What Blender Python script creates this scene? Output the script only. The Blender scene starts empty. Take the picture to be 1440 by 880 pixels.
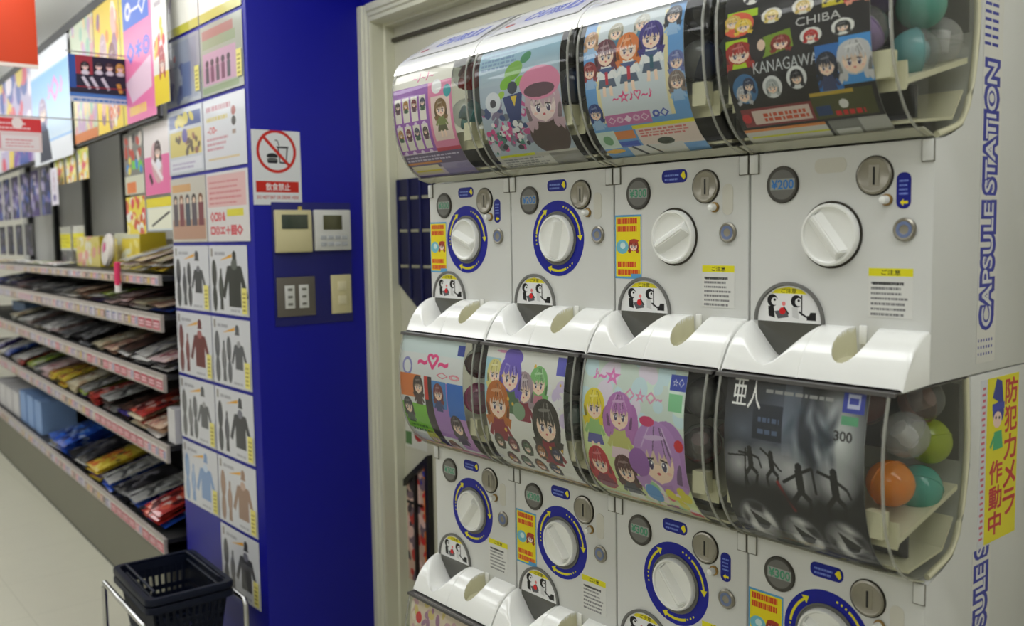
import bpy, bmesh, math, random
import numpy as np
from mathutils import Vector, Matrix
PI = math.pi
scene = bpy.context.scene
C = scene.collection

# ------------------------------------------------------------------ camera
def set_camera():
    f, yaw, pitch, roll = 1298.28, 0.88107, -0.082606, -0.016071
    fw = Vector((-math.sin(yaw)*math.cos(pitch), math.cos(yaw)*math.cos(pitch), math.sin(pitch)))
    r = fw.cross(Vector((0, 0, 1))).normalized(); u = r.cross(fw)
    r2 = r*math.cos(roll) + u*math.sin(roll); u2 = -r*math.sin(roll) + u*math.cos(roll)
    cd = bpy.data.cameras.new('camera'); cam = bpy.data.objects.new('camera', cd); C.objects.link(cam)
    m = Matrix((r2, u2, -fw)).transposed().to_4x4(); m.translation = (1.80173, -1.23915, 1.50009)
    cam.matrix_world = m
    cd.sensor_width = 36; cd.lens = f/1440*36; cd.clip_start = .05
    cd.dof.use_dof = True; cd.dof.focus_distance = 1.75; cd.dof.aperture_fstop = 3.6
    scene.camera = cam
set_camera()

# ------------------------------------------------------------------ world, exposure, lights
w = bpy.data.worlds.new('world'); scene.world = w; w.use_nodes = True
w.node_tree.nodes['Background'].inputs[0].default_value = (1, .98, .95, 1)
w.node_tree.nodes['Background'].inputs[1].default_value = .35
vs = scene.view_settings
vs.view_transform = 'Standard'; vs.look = 'None'; vs.gamma = 1; vs.use_curve_mapping = False
vs.exposure = 0.40
LIGHT = 3.7
scene.cycles.use_denoising = True
scene.cycles.max_bounces = 8; scene.cycles.transparent_max_bounces = 24
scene.cycles.caustics_reflective = False; scene.cycles.caustics_refractive = False
scene.cycles.sample_clamp_indirect = 6

# ------------------------------------------------------------------ materials
def lin(c):
    return tuple((v/12.92 if v <= .04045 else ((v+.055)/1.055)**2.4) for v in c)
def rgb(r, g, b): return (r/255, g/255, b/255)
MATS = {}
def mat(name, col, rough=.5, metal=0, bump=0, scale=60, coat=0, var=0, spec=.5):
    if name in MATS: return MATS[name]
    m = bpy.data.materials.new(name); m.use_nodes = True; nt = m.node_tree
    b = nt.nodes['Principled BSDF']
    l = lin(rgb(*col))
    b.inputs['Base Color'].default_value = (*l, 1)
    b.inputs['Roughness'].default_value = rough; b.inputs['Metallic'].default_value = metal
    b.inputs['Coat Weight'].default_value = coat; b.inputs['Coat Roughness'].default_value = .06
    b.inputs['Specular IOR Level'].default_value = spec
    if bump or var:
        tc = nt.nodes.new('ShaderNodeTexCoord'); n = nt.nodes.new('ShaderNodeTexNoise')
        n.inputs['Scale'].default_value = scale; n.inputs['Detail'].default_value = 5
        nt.links.new(tc.outputs['Object'], n.inputs['Vector'])
        if bump:
            bp = nt.nodes.new('ShaderNodeBump'); bp.inputs['Strength'].default_value = bump; bp.inputs['Distance'].default_value = .002
            nt.links.new(n.outputs['Fac'], bp.inputs['Height']); nt.links.new(bp.outputs['Normal'], b.inputs['Normal'])
        if var:
            mx = nt.nodes.new('ShaderNodeMix'); mx.data_type = 'RGBA'
            mx.inputs[6].default_value = (*[v*(1-var) for v in l], 1); mx.inputs[7].default_value = (*[min(1, v*(1+var)) for v in l], 1)
            nt.links.new(n.outputs['Fac'], mx.inputs[0]); nt.links.new(mx.outputs[2], b.inputs['Base Color'])
    MATS[name] = m; return m
def clear(name, tint, refl=.9, rough=.03, fac=.1):
    """thin clear plastic: transparent with a Fresnel gloss"""
    if name in MATS: return MATS[name]
    m = bpy.data.materials.new(name); m.use_nodes = True; nt = m.node_tree; nt.nodes.clear()
    o = nt.nodes.new('ShaderNodeOutputMaterial'); mx = nt.nodes.new('ShaderNodeMixShader'); mx2 = nt.nodes.new('ShaderNodeMixShader')
    t = nt.nodes.new('ShaderNodeBsdfTransparent'); g = nt.nodes.new('ShaderNodeBsdfGlossy'); d = nt.nodes.new('ShaderNodeBsdfDiffuse')
    fr = nt.nodes.new('ShaderNodeLayerWeight'); fr.inputs['Blend'].default_value = .5
    pw = nt.nodes.new('ShaderNodeMath'); pw.operation = 'POWER'; pw.inputs[1].default_value = 4.5
    mt = nt.nodes.new('ShaderNodeMath'); mt.operation = 'MULTIPLY_ADD'; mt.inputs[1].default_value = .7; mt.inputs[2].default_value = .035; mt.use_clamp = True
    t.inputs[0].default_value = (*lin(rgb(*tint)), 1); g.inputs[0].default_value = (refl, refl, refl, 1); g.inputs['Roughness'].default_value = rough
    d.inputs[0].default_value = (*lin(rgb(*tint)), 1)
    mx2.inputs[0].default_value = fac
    L = nt.links.new
    L(t.outputs[0], mx2.inputs[1]); L(d.outputs[0], mx2.inputs[2])
    L(fr.outputs['Facing'], pw.inputs[0]); L(pw.outputs[0], mt.inputs[0]); L(mt.outputs[0], mx.inputs[0]); L(mx2.outputs[0], mx.inputs[1]); L(g.outputs[0], mx.inputs[2]); L(mx.outputs[0], o.inputs[0])
    MATS[name] = m; return m
def emis(name, col, s):
    m = bpy.data.materials.new(name); m.use_nodes = True; nt = m.node_tree; nt.nodes.clear()
    o = nt.nodes.new('ShaderNodeOutputMaterial'); e = nt.nodes.new('ShaderNodeEmission')
    e.inputs[0].default_value = (*col, 1); e.inputs[1].default_value = s; nt.links.new(e.outputs[0], o.inputs[0]); return m
def printed(name, cv, rough=.45, coat=0):
    """printed sheet: pigment painted by the script into a generated texture"""
    m = bpy.data.materials.new(name); m.use_nodes = True; nt = m.node_tree; b = nt.nodes['Principled BSDF']
    h, wd, _ = cv.a.shape
    im = bpy.data.images.new(name, wd, h); px = np.ones((h, wd, 4), np.float32); px[..., :3] = np.clip(cv.a, 0, 1)
    im.pixels.foreach_set(px.ravel()); im.update(); im.pack()
    t = nt.nodes.new('ShaderNodeTexImage'); t.image = im; t.extension = 'EXTEND'
    nt.links.new(t.outputs[0], b.inputs['Base Color'])
    b.inputs['Roughness'].default_value = rough; b.inputs['Coat Weight'].default_value = coat; b.inputs['Coat Roughness'].default_value = .08; b.inputs['Specular IOR Level'].default_value = .3
    return m

# ------------------------------------------------------------------ print artwork painter
GL = {}
def glyphs(txt, bold):
    k = (txt, bold)
    if k not in GL:
        c = bpy.data.curves.new('t', 'FONT'); c.body = txt; c.offset = bold; c.resolution_u = 3
        o = bpy.data.objects.new('t', c); C.objects.link(o)
        dg = bpy.context.evaluated_depsgraph_get(); e = o.evaluated_get(dg); me = e.to_mesh(); me.calc_loop_triangles()
        v = np.array([x.co[:2] for x in me.vertices], float).reshape(-1, 2)
        t = np.array([x.vertices[:] for x in me.loop_triangles], int).reshape(-1, 3)
        e.to_mesh_clear(); bpy.data.objects.remove(o); bpy.data.curves.remove(c)
        if len(v): lo, hi = v.min(0), v.max(0); v = (v-lo)/np.maximum(hi-lo, 1e-6)
        GL[k] = (v, t)
    return GL[k]
class Cv:
    def __init__(s, wd, h, bg=(255, 255, 255)):
        s.a = np.zeros((h, wd, 3), np.float32); s.a[:] = np.array(bg)/255; s.w = wd; s.h = h; s.rnd = random.Random(wd*7+h)
    def box(s, x0, y0, x1, y1):
        return max(0, int(x0*s.w)), max(0, int(y0*s.h)), min(s.w, int(math.ceil(x1*s.w))), min(s.h, int(math.ceil(y1*s.h)))
    def rect(s, x0, y0, x1, y1, c, al=1):
        a, b, d, e = max(0, round(x0*s.w)), max(0, round(y0*s.h)), round(x1*s.w), round(y1*s.h)
        s.a[b:e, a:d] = s.a[b:e, a:d]*(1-al)+np.array(c)/255*al
    def grad(s, x0, y0, x1, y1, c0, c1):
        a, b, d, e = s.box(x0, y0, x1, y1)
        t = np.linspace(0, 1, max(1, e-b))[:, None, None]
        s.a[b:e, a:d] = (np.array(c0)*(1-t)+np.array(c1)*t)/255
    def ell(s, cx, cy, rx, ry, c, rot=0, ring=0, al=1):
        R = max(rx, ry*s.h/s.w); Ry = max(ry, rx*s.w/s.h)
        a, b, d, e = s.box(cx-R, cy-Ry, cx+R, cy+Ry)
        if d <= a or e <= b: return
        yy, xx = np.mgrid[b:e, a:d]; X = (xx+.5)/s.w-cx; Y = ((yy+.5)/s.h-cy)*s.h/s.w; ry2 = ry*s.h/s.w
        if rot: X, Y = X*math.cos(rot)+Y*math.sin(rot), -X*math.sin(rot)+Y*math.cos(rot)
        q = (X/rx)**2+(Y/ry2)**2; m = q < 1
        if ring: m &= q > ring*ring
        s.a[b:e, a:d][m] = s.a[b:e, a:d][m]*(1-al)+np.array(c)/255*al
    def soft(s, cx, cy, rx, ry, c, rot=0, al=1, p=1.2):
        R_ = max(rx, ry*s.h/s.w); Ry = max(ry, rx*s.w/s.h); a, b, d, e = s.box(cx-R_, cy-Ry, cx+R_, cy+Ry)
        if d <= a or e <= b: return
        yy, xx = np.mgrid[b:e, a:d]; X = (xx+.5)/s.w-cx; Y = ((yy+.5)/s.h-cy)*s.h/s.w; ry2 = ry*s.h/s.w
        X, Y = X*math.cos(rot)+Y*math.sin(rot), -X*math.sin(rot)+Y*math.cos(rot)
        m = (np.clip(1-np.sqrt((X/rx)**2+(Y/ry2)**2), 0, 1)**p*al)[..., None]
        s.a[b:e, a:d] = s.a[b:e, a:d]*(1-m)+np.array(c)/255*m
    def circ(s, cx, cy, r, c, ring=0, al=1): s.ell(cx, cy, r, r*s.w/s.h, c, 0, ring, al)
    def tri(s, p, c):
        p = np.array(p, float)*[s.w, s.h]
        x0, y0 = np.floor(p.min(0)).astype(int); x1, y1 = np.ceil(p.max(0)).astype(int)
        x0 = max(0, x0); y0 = max(0, y0); x1 = min(s.w, x1+1); y1 = min(s.h, y1+1)
        if x1 <= x0 or y1 <= y0: return
        yy, xx = np.mgrid[y0:y1, x0:x1]; xx = xx+.5; yy = yy+.5
        (ax, ay), (bx_, by), (cx, cy) = p
        e1 = (bx_-ax)*(yy-ay)-(by-ay)*(xx-ax); e2 = (cx-bx_)*(yy-by)-(cy-by)*(xx-bx_); e3 = (ax-cx)*(yy-cy)-(ay-cy)*(xx-cx)
        m = ((e1 >= 0) & (e2 >= 0) & (e3 >= 0)) | ((e1 <= 0) & (e2 <= 0) & (e3 <= 0))
        s.a[y0:y1, x0:x1][m] = np.array(c)/255
    def poly(s, pts, c):
        for i in range(1, len(pts)-1): s.tri((pts[0], pts[i], pts[i+1]), c)
    def bar(s, x0, y0, x1, y1, t, c):
        A = s.w/s.h; dx, dy = x1-x0, (y1-y0)/A; L = math.hypot(dx, dy) or 1; nx, ny = -dy/L*t/2, dx/L*t/2*A
        s.poly([(x0+nx, y0+ny), (x1+nx, y1+ny), (x1-nx, y1-ny), (x0-nx, y0-ny)], c)
    def text(s, txt, x0, y0, x1, y1, c, bold=0, up=False):
        cjk = bold*.45 if ord(txt[0]) > 0x2fff else 0
        v, t = glyphs(txt, 0 if cjk else bold)
        if up: v = np.stack([1-v[:, 1], v[:, 0]], 1)
        p = v*[x1-x0, y1-y0]+[x0, y0]
        sh = [(0, 0)]
        if cjk: sh = [(dx, dy) for dx in (-1, 0, 1) for dy in (-1, 0, 1)]
        for dx, dy in sh:
            for q in t: s.tri(p[q]+[dx*cjk*(x1-x0), dy*cjk*(x1-x0)*s.w/s.h], c)
    def vtext(s, txt, x0, y0, x1, y1, c, bold=0):
        n = len(txt); h = (y1-y0)/n
        for i, ch in enumerate(txt): s.text(ch, x0, y1-(i+1)*h+h*.06, x1, y1-i*h-h*.06, c, bold)
    def lines(s, x0, y0, x1, y1, n, c, fill=.55):
        h = (y1-y0)/n
        for i in range(n):
            x = x0; end = x0+(x1-x0)*s.rnd.uniform(.75, 1)
            while x < end:
                l = s.rnd.uniform(.02, .07)*(1 if x1-x0 > .4 else .7); s.rect(x, y0+i*h, min(x+l, end), y0+i*h+h*fill, c); x += l+.012
    def blobs(s, x0, y0, x1, y1, n, cols, r0=.02, r1=.06):
        for _ in range(n):
            s.ell(s.rnd.uniform(x0, x1), s.rnd.uniform(y0, y1), s.rnd.uniform(r0, r1), s.rnd.uniform(r0, r1)*s.w/s.h, s.rnd.choice(cols), s.rnd.uniform(0, 3))
    def fig(s, x, y, r, hair, top, skin=(245, 215, 195), low=None, full=True):
        """plain cartoon child: head radius r, x,y = head centre"""
        A = s.w/s.h
        if full:
            s.poly([(x-r*.45, y-r*.6*A), (x+r*.45, y-r*.6*A), (x+r*.75, y-r*2.3*A), (x-r*.75, y-r*2.3*A)], top)
            s.bar(x-r*.4, y-r*1.0*A, x-r*1.0, y-r*2.0*A, r*.3, top); s.bar(x+r*.4, y-r*1.0*A, x+r*1.0, y-r*2.0*A, r*.3, top)
            if low:
                s.poly([(x-r*.7, y-r*2.0*A), (x+r*.7, y-r*2.0*A), (x+r*.9, y-r*2.7*A), (x-r*.9, y-r*2.7*A)], low)
                s.bar(x-r*.3, y-r*2.6*A, x-r*.35, y-r*3.4*A, r*.3, skin); s.bar(x+r*.3, y-r*2.6*A, x+r*.35, y-r*3.4*A, r*.3, skin)
        dk = tuple(int(v*.62) for v in hair); lt = tuple(int(v+(255-v)*.35) for v in hair); sk2 = tuple(int(v*.88) for v in skin); q = s.rnd
        s.ell(x, y+r*.08*A, r*1.08, r*1.1*A, hair)
        for k in (-1, 1):
            s.ell(x+k*r*.8, y-r*.5*A, r*.30, r*.85*A, hair, -k*.15); s.ell(x+k*r*.92, y-r*.7*A, r*.12, r*.6*A, dk, -k*.2); s.tri([(x+k*r*.5, y-r*.8*A), (x+k*r*1.25, y-r*.9*A), (x+k*r*1.0, y-r*1.5*A)], hair)
        s.ell(x, y-r*.2*A, r*.76, r*.72*A, skin); s.tri([(x-r*.45, y-r*.72*A), (x+r*.45, y-r*.72*A), (x, y-r*1.0*A)], skin); s.ell(x, y+r*.02*A, r*.74, r*.3*A, sk2)
        for k in range(7):
            u = -.85+k*.28; w2 = q.uniform(.14, .22); s.tri([(x+r*(u-w2), y+r*.30*A), (x+r*(u+w2), y+r*.30*A), (x+r*(u+q.uniform(-.08, .08)), y-r*q.uniform(.0, .28)*A)], hair)
        s.poly([(x-r*.92, y+r*.25*A), (x+r*.92, y+r*.25*A), (x+r*.5, y+r*.8*A), (x-r*.5, y+r*.8*A)], hair)
        for k in range(8): u = q.uniform(-.8, .8); s.bar(x+r*u*.4, y+r*1.0*A, x+r*u, y+r*q.uniform(.0, .3)*A, r*.05, dk if k % 2 else lt)
        s.ell(x-r*.1, y+r*.62*A, r*.5, r*.09*A, lt, .1)
        for k in (-1, 1):
            s.ell(x+k*r*.32, y-r*.30*A, r*.15, r*.19*A, (245, 245, 245)); s.ell(x+k*r*.31, y-r*.31*A, r*.11, r*.17*A, (70, 60, 95)); s.ell(x+k*r*.28, y-r*.24*A, r*.04, r*.05*A, (255, 255, 255)); s.bar(x+k*r*.16, y-r*.08*A, x+k*r*.48, y-r*.13*A, r*.06, (50, 35, 40)); s.ell(x+k*r*.5, y-r*.52*A, r*.12, r*.06*A, (240, 180, 170), al=.6)
        s.ell(x, y-r*.60*A, r*.09, r*.05*A, (200, 80, 90))

# ------------------------------------------------------------------ mesh helpers
def mesh(name, v, f, mats, mi=None, uv=None, smooth=None):
    me = bpy.data.meshes.new(name); me.from_pydata([tuple(p) for p in v], [], f)
    for m in (mats if isinstance(mats, (list, tuple)) else [mats]): me.materials.append(m)
    if mi: me.polygons.foreach_set('material_index', mi)
    if uv:
        l = me.uv_layers.new(name='UVMap'); l.data.foreach_set('uv', [c for fc in f for i in fc for c in uv[i]])
    if smooth is not None:
        me.polygons.foreach_set('use_smooth', [True]*len(f)); me.set_sharp_from_angle(angle=math.radians(smooth))
    me.update(); return me
def obj(name, me, parent=None, loc=(0, 0, 0), rot=(0, 0, 0)):
    o = bpy.data.objects.new(name, me); C.objects.link(o); o.location = loc; o.rotation_euler = rot
    if parent: o.parent = parent
    return o
def tag(o, label, cat, group=None, kind=None):
    o['label'] = label; o['category'] = cat
    if group: o['group'] = group
    if kind: o['kind'] = kind
    return o
def struct(o): o['kind'] = 'structure'; return o
def fin(bm, name, m, smooth=None):
    bmesh.ops.recalc_face_normals(bm, faces=bm.faces)
    me = bpy.data.meshes.new(name); bm.to_mesh(me); bm.free()
    for x in (m if isinstance(m, (list, tuple)) else [m]): me.materials.append(x)
    if smooth is not None:
        me.polygons.foreach_set('use_smooth', [True]*len(me.polygons)); me.set_sharp_from_angle(angle=math.radians(smooth))
    return me
def bbox(bm, x0, y0, z0, x1, y1, z1, mt=None):
    vs_ = [bm.verts.new(p) for p in ((x0, y0, z0), (x1, y0, z0), (x1, y1, z0), (x0, y1, z0), (x0, y0, z1), (x1, y0, z1), (x1, y1, z1), (x0, y1, z1))]
    for q in ((0, 3, 2, 1), (4, 5, 6, 7), (0, 1, 5, 4), (1, 2, 6, 5), (2, 3, 7, 6), (3, 0, 4, 7)):
        fc = bm.faces.new([vs_[i] for i in q])
        if mt is not None: fc.material_index = mt
    return vs_
def box(name, m, x0, y0, z0, x1, y1, z1, bev=0, seg=2):
    bm = bmesh.new(); bbox(bm, x0, y0, z0, x1, y1, z1)
    if bev: bmesh.ops.bevel(bm, geom=bm.edges[:], offset=bev, segments=seg, affect='EDGES', profile=.5)
    return fin(bm, name, m, 40 if bev else None)
def extr(name, m, prof, x0, x1, bev=0, closed=True, seg=3, caps=True):
    """profile of (y, z) points extruded along x"""
    bm = bmesh.new()
    a = [bm.verts.new((x0, p[0], p[1])) for p in prof]; b = [bm.verts.new((x1, p[0], p[1])) for p in prof]
    n = len(prof)
    for i in range(n if closed else n-1): bm.faces.new((a[i], a[(i+1) % n], b[(i+1) % n], b[i]))
    if caps:
        ca = bm.faces.new(a); cb = bm.faces.new(b)
        if bev: bmesh.ops.bevel(bm, geom=list(set(ca.edges) | set(cb.edges)), offset=bev, segments=seg, affect='EDGES', profile=.5, clamp_overlap=True)
    return fin(bm, name, m, 35)
def lathe_y(name, m, prof, n=32, mi=None):
    """profile of (r, y) about the y axis (facing -y)"""
    v = []; f = []
    for r, y in prof:
        for k in range(n): a = 2*PI*k/n; v.append((r*math.cos(a), y, r*math.sin(a)))
    for i in range(len(prof)-1):
        for k in range(n): f.append((i*n+k, i*n+(k+1) % n, (i+1)*n+(k+1) % n, (i+1)*n+k))
    if prof[-1][0] > 1e-6: f.append(tuple((len(prof)-1)*n+k for k in range(n)))
    me = mesh(name, v, f, m, smooth=35)
    bm = bmesh.new(); bm.from_mesh(me); bmesh.ops.remove_doubles(bm, verts=bm.verts, dist=1e-5); bmesh.ops.recalc_face_normals(bm, faces=bm.faces); bm.to_mesh(me); bm.free()
    return me
def tube(name, m, pts, r, n=10, closed=False):
    v = []; f = []; P = [Vector(p) for p in pts]; k = len(P)
    for i, p in enumerate(P):
        a = P[i-1] if (i or closed) else P[0]; b = P[(i+1) % k] if (i < k-1 or closed) else P[-1]
        t = (b-a).normalized(); u = t.cross(Vector((0, 0, 1)) if abs(t.z) < .95 else Vector((1, 0, 0))).normalized(); q = u.cross(t)
        for j in range(n): an = 2*PI*j/n; v.append(p+u*r*math.cos(an)+q*r*math.sin(an))
    for i in range(k if closed else k-1):
        for j in range(n): f.append((i*n+j, i*n+(j+1) % n, ((i+1) % k)*n+(j+1) % n, ((i+1) % k)*n+j))
    if not closed: f.append(tuple(range(n))[::-1]); f.append(tuple((k-1)*n+j for j in range(n)))
    return mesh(name, v, f, m, smooth=50)
def card(name, mf, wd, h, t=.0012, mb=None, nx=1, curl=0):
    """thin sheet in the xz plane, print on -y, origin at its lower left front"""
    mb = mb or WHITE_EDGE; v = []; uv = []; f = []; mi = []
    for y0 in (0, t):
        for i in range(nx+1):
            x = wd*i/nx; yy = y0+curl*math.sin(PI*i/nx)
            for z in (0, h): v.append((x, yy, z)); uv.append((i/nx, z/h))
    o = 2*(nx+1)
    for i in range(nx):
        a = 2*i; f.append((a, a+2, a+3, a+1)); mi.append(0); f.append((o+a, o+a+1, o+a+3, o+a+2)); mi.append(1)
        f.append((a, o+a, o+a+2, a+2)); mi.append(1); f.append((a+1, a+3, o+a+3, o+a+1)); mi.append(1)
    f.append((0, 1, o+1, o)); mi.append(1); e = 2*nx; f.append((e, o+e, o+e+1, e+1)); mi.append(1)
    return mesh(name, v, f, [mf, mb], mi, uv)
def disc_print(name, m, r, y=0, rin=0, n=40, t=.0006):
    v = []; uv = []; f = []
    rr = [rin, r, r] if rin else [0.0005, r, r]; ys = [y-t, y-t, y]
    for q, yy in zip(rr, ys):
        for k in range(n): a = 2*PI*k/n; v.append((q*math.cos(a), yy, q*math.sin(a))); uv.append((.5+q*math.cos(a)/2/r, .5+q*math.sin(a)/2/r))
    for i in range(2):
        for k in range(n): f.append((i*n+k, i*n+(k+1) % n, (i+1)*n+(k+1) % n, (i+1)*n+k))
    if not rin: f.append(tuple(range(n))[::-1])
    return mesh(name, v, f, m, uv=uv)
def round_print(name, m, wd, h, r, t=.0006, n=8):
    """rounded rectangle label centred on origin in xz"""
    pts = []
    for cx, cz, a0 in ((wd/2-r, h/2-r, 0), (-wd/2+r, h/2-r, PI/2), (-wd/2+r, -h/2+r, PI), (wd/2-r, -h/2+r, 1.5*PI)):
        for k in range(n+1): a = a0+PI/2*k/n; pts.append((cx+r*math.cos(a), cz+r*math.sin(a)))
    N = len(pts); v = [(x, -t, z) for x, z in pts]+[(x, 0, z) for x, z in pts]; uv = [(.5+x/wd, .5+z/h) for x, z in pts]*2
    f = [tuple(range(N))]+[(i, N+i, N+(i+1) % N, (i+1) % N) for i in range(N)]
    return mesh(name, v, f, m, uv=uv)

WHITE_EDGE = mat('white_paper_edge', (225, 225, 222), .6)
WHITE = mat('white_moulded_plastic', (210, 211, 208), .32, bump=.03, scale=300, coat=.15)
CAPW = mat('glossy_white_plastic', (236, 237, 233), .18, coat=.5)
CREAM = mat('cream_plastic', (196, 192, 160), .4)
CREAM2 = mat('cream_tray_plastic', (205, 202, 172), .35)
DARK = mat('dark_inner_tone', (30, 30, 34), .5)
GREY = mat('grey_plastic', (105, 105, 102), .4)
FLAP = mat('smoked_flap_plastic', (70, 70, 64), .12, coat=.5)
METAL = mat('brushed_coin_metal', (150, 146, 135), .32, metal=.9, bump=.05, scale=200)
DMETAL = mat('dark_metal_rim', (60, 57, 50), .35, metal=.7)
SLOT = mat('black_slot', (10, 10, 10), .6)
LOCKB = mat('blue_grey_lock_core', (110, 125, 165), .4, metal=.4)
BRASS = mat('brass_collar', (150, 120, 70), .35, metal=.8)
GLOBE = clear('clear_globe_plastic', (246, 247, 244), fac=.012)
RIM = clear('clear_rim_plastic', (225, 224, 205), fac=.5)
GASKET_SHADE = mat('gasket_and_shadow', (72, 70, 68), .4)  # grey strip and the shadow under the cap, in one dark colour
BLUEP = mat('deep_blue_paint', (7, 12, 150), .42, bump=.05, scale=120, spec=.35)
BLUE2 = mat('dull_blue_plate', (22, 26, 112), .5)
CHROME = mat('chrome', (205, 205, 205), .15, metal=1)
BLACKM = mat('black_shelf_steel', (26, 26, 27), .5)

# ------------------------------------------------------------------ room shell
def build_room():
    fl = mat('floor_tile', (192, 190, 172), .35, var=.04, scale=9, bump=.02)
    nt = fl.node_tree; b = nt.nodes['Principled BSDF']
    tc = nt.nodes.new('ShaderNodeTexCoord'); br = nt.nodes.new('ShaderNodeTexBrick')
    br.offset = 0; br.inputs['Scale'].default_value = 1; br.inputs['Brick Width'].default_value = .45; br.inputs['Row Height'].default_value = .45
    br.inputs['Mortar Size'].default_value = .0015; br.inputs['Mortar Smooth'].default_value = .2
    src = b.inputs['Base Color'].links[0].from_socket
    mx = nt.nodes.new('ShaderNodeMix'); mx.data_type = 'RGBA'; mx.inputs[7].default_value = (*lin(rgb(172, 170, 152)), 1)
    nt.links.new(tc.outputs['Object'], br.inputs['Vector']); nt.links.new(br.outputs['Fac'], mx.inputs[0]); nt.links.new(src, mx.inputs[6]); nt.links.new(mx.outputs[2], b.inputs['Base Color'])
    cm = mat('ceiling_panel', (236, 236, 234), .8, bump=.1, scale=80)
    wm = mat('shop_wall_cream', (222, 220, 210), .6)
    niche = mat('niche_wall', (205, 203, 184), .6, var=.05, scale=5)
    struct(obj('floor', box('floor', fl, -9, -4, -.1, 4, 1.3, 0)))
    struct(obj('ceiling', box('ceiling', cm, -9, -4, 2.75, 4, 1.3, 2.85)))
    struct(obj('wall_far', box('wall_far', wm, -9.1, -4, 0, -9, 1.3, 2.75)))
    struct(obj('wall_near', box('wall_near', wm, 4, -4, 0, 4.1, 1.3, 2.75)))
    struct(obj('wall_front', box('wall_front', wm, -9, -4.1, 0, 4, -4, 2.75)))
    struct(obj('wall_rear', box('wall_rear', wm, -9, 1.2, 0, -1.70, 1.3, 2.75)))
    struct(obj('wall_back', box('wall_back', niche, -.976, .50, 0, 4, .58, 2.75)))
    bm = bmesh.new(); bbox(bm, -.976, .42, 2.28, 1.45, .499, 2.75)
    struct(obj('wall_right', fin(bm, 'w', BLUEP)))
    struct(obj('wall_side', box('ws', wm, 1.451, .42, 0, 4, .499, 2.75)))
    # the blue column
    struct(obj('wall_left', box('wall_left', BLUEP, -1.70, 0, 0, -.976, 1.2, 2.75, .004)))
    fr = mat('frame_paint', (218, 217, 196), .4, bump=.04, scale=60)
    dk = mat('shadow_gap_strip', (70, 66, 52), .6)
    # door frame: stepped casing and jamb, upright and head
    prof = [(-.9755, .395), (-.952, .395), (-.948, .402), (-.938, .402), (-.934, .409), (-.922, .409), (-.920, .416), (-.920, .462), (-.912, .466), (-.912, .4995), (-.9755, .4995)]
    v = [(x, y, 0) for x, y in prof]+[(x, y, 2.276) for x, y in prof]; n = len(prof)
    f = [(i, (i+1) % n, n+(i+1) % n, n+i) for i in range(n)]+[tuple(range(n))[::-1], tuple(range(n, 2*n))]
    struct(obj('trim_1', mesh('trim', v, f, fr)))
    prof = [(.395, 2.276), (.395, 2.2525), (.402, 2.2485), (.402, 2.2385), (.409, 2.2345), (.409, 2.222), (.416, 2.22), (.462, 2.22), (.466, 2.212), (.4995, 2.212), (.4995, 2.276)]
    struct(obj('trim_2', extr('trim', fr, prof, -.9195, 1.45)))
    struct(obj('trim_3', box('trim', dk, -.911, .488, 2.162, 1.45, .4995, 2.174)))
    struct(obj('trim_4', box('trim', mat('yellow_edge_strip', (190, 180, 60), .5), -.91, .463, 2.2175, 1.2, .4655, 2.2195)))
    # fluorescent fittings
    tube_m = emis('fluorescent_glow', (.985, 1, 1), LIGHT)
    NTH = ('nearest the right wall', 'second from right', 'third from right', 'fourth from right', 'fifth from right', 'sixth from right', 'farthest left')
    for yy, row, xs_ in ((-.5, 'above the machine aisle', (3.1, 1.5, -.1, -1.7, -3.3, -4.9, -6.5)), (-1.7, 'added in the middle for fill', (-2.6, -4.9, -7.2)), (-2.8, 'by the front wall', (2.0, -.3, -2.6, -4.9)), (.75, 'added behind the shelving for fill', (-2.9, -5.2, -7.5))):  # middle and rear rows and the rightmost lamp are added to brighten the room
        for k, xx in enumerate(xs_):
            place = NTH[k]
            t = obj('ceiling_light', None, None, (xx, yy, 2.75))
            tag(t, f'white fluorescent ceiling fitting, {place}, row {row}', 'light', 'ceiling fittings')
            obj('fitting_body', box('b', WHITE, -.70, -.05, -.16, .70, .05, 0, .005), t)
            obj('diffuser', box('d', tube_m, -.70, -.18, -.215, .70, .18, -.1605, .02), t)
build_room()

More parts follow.
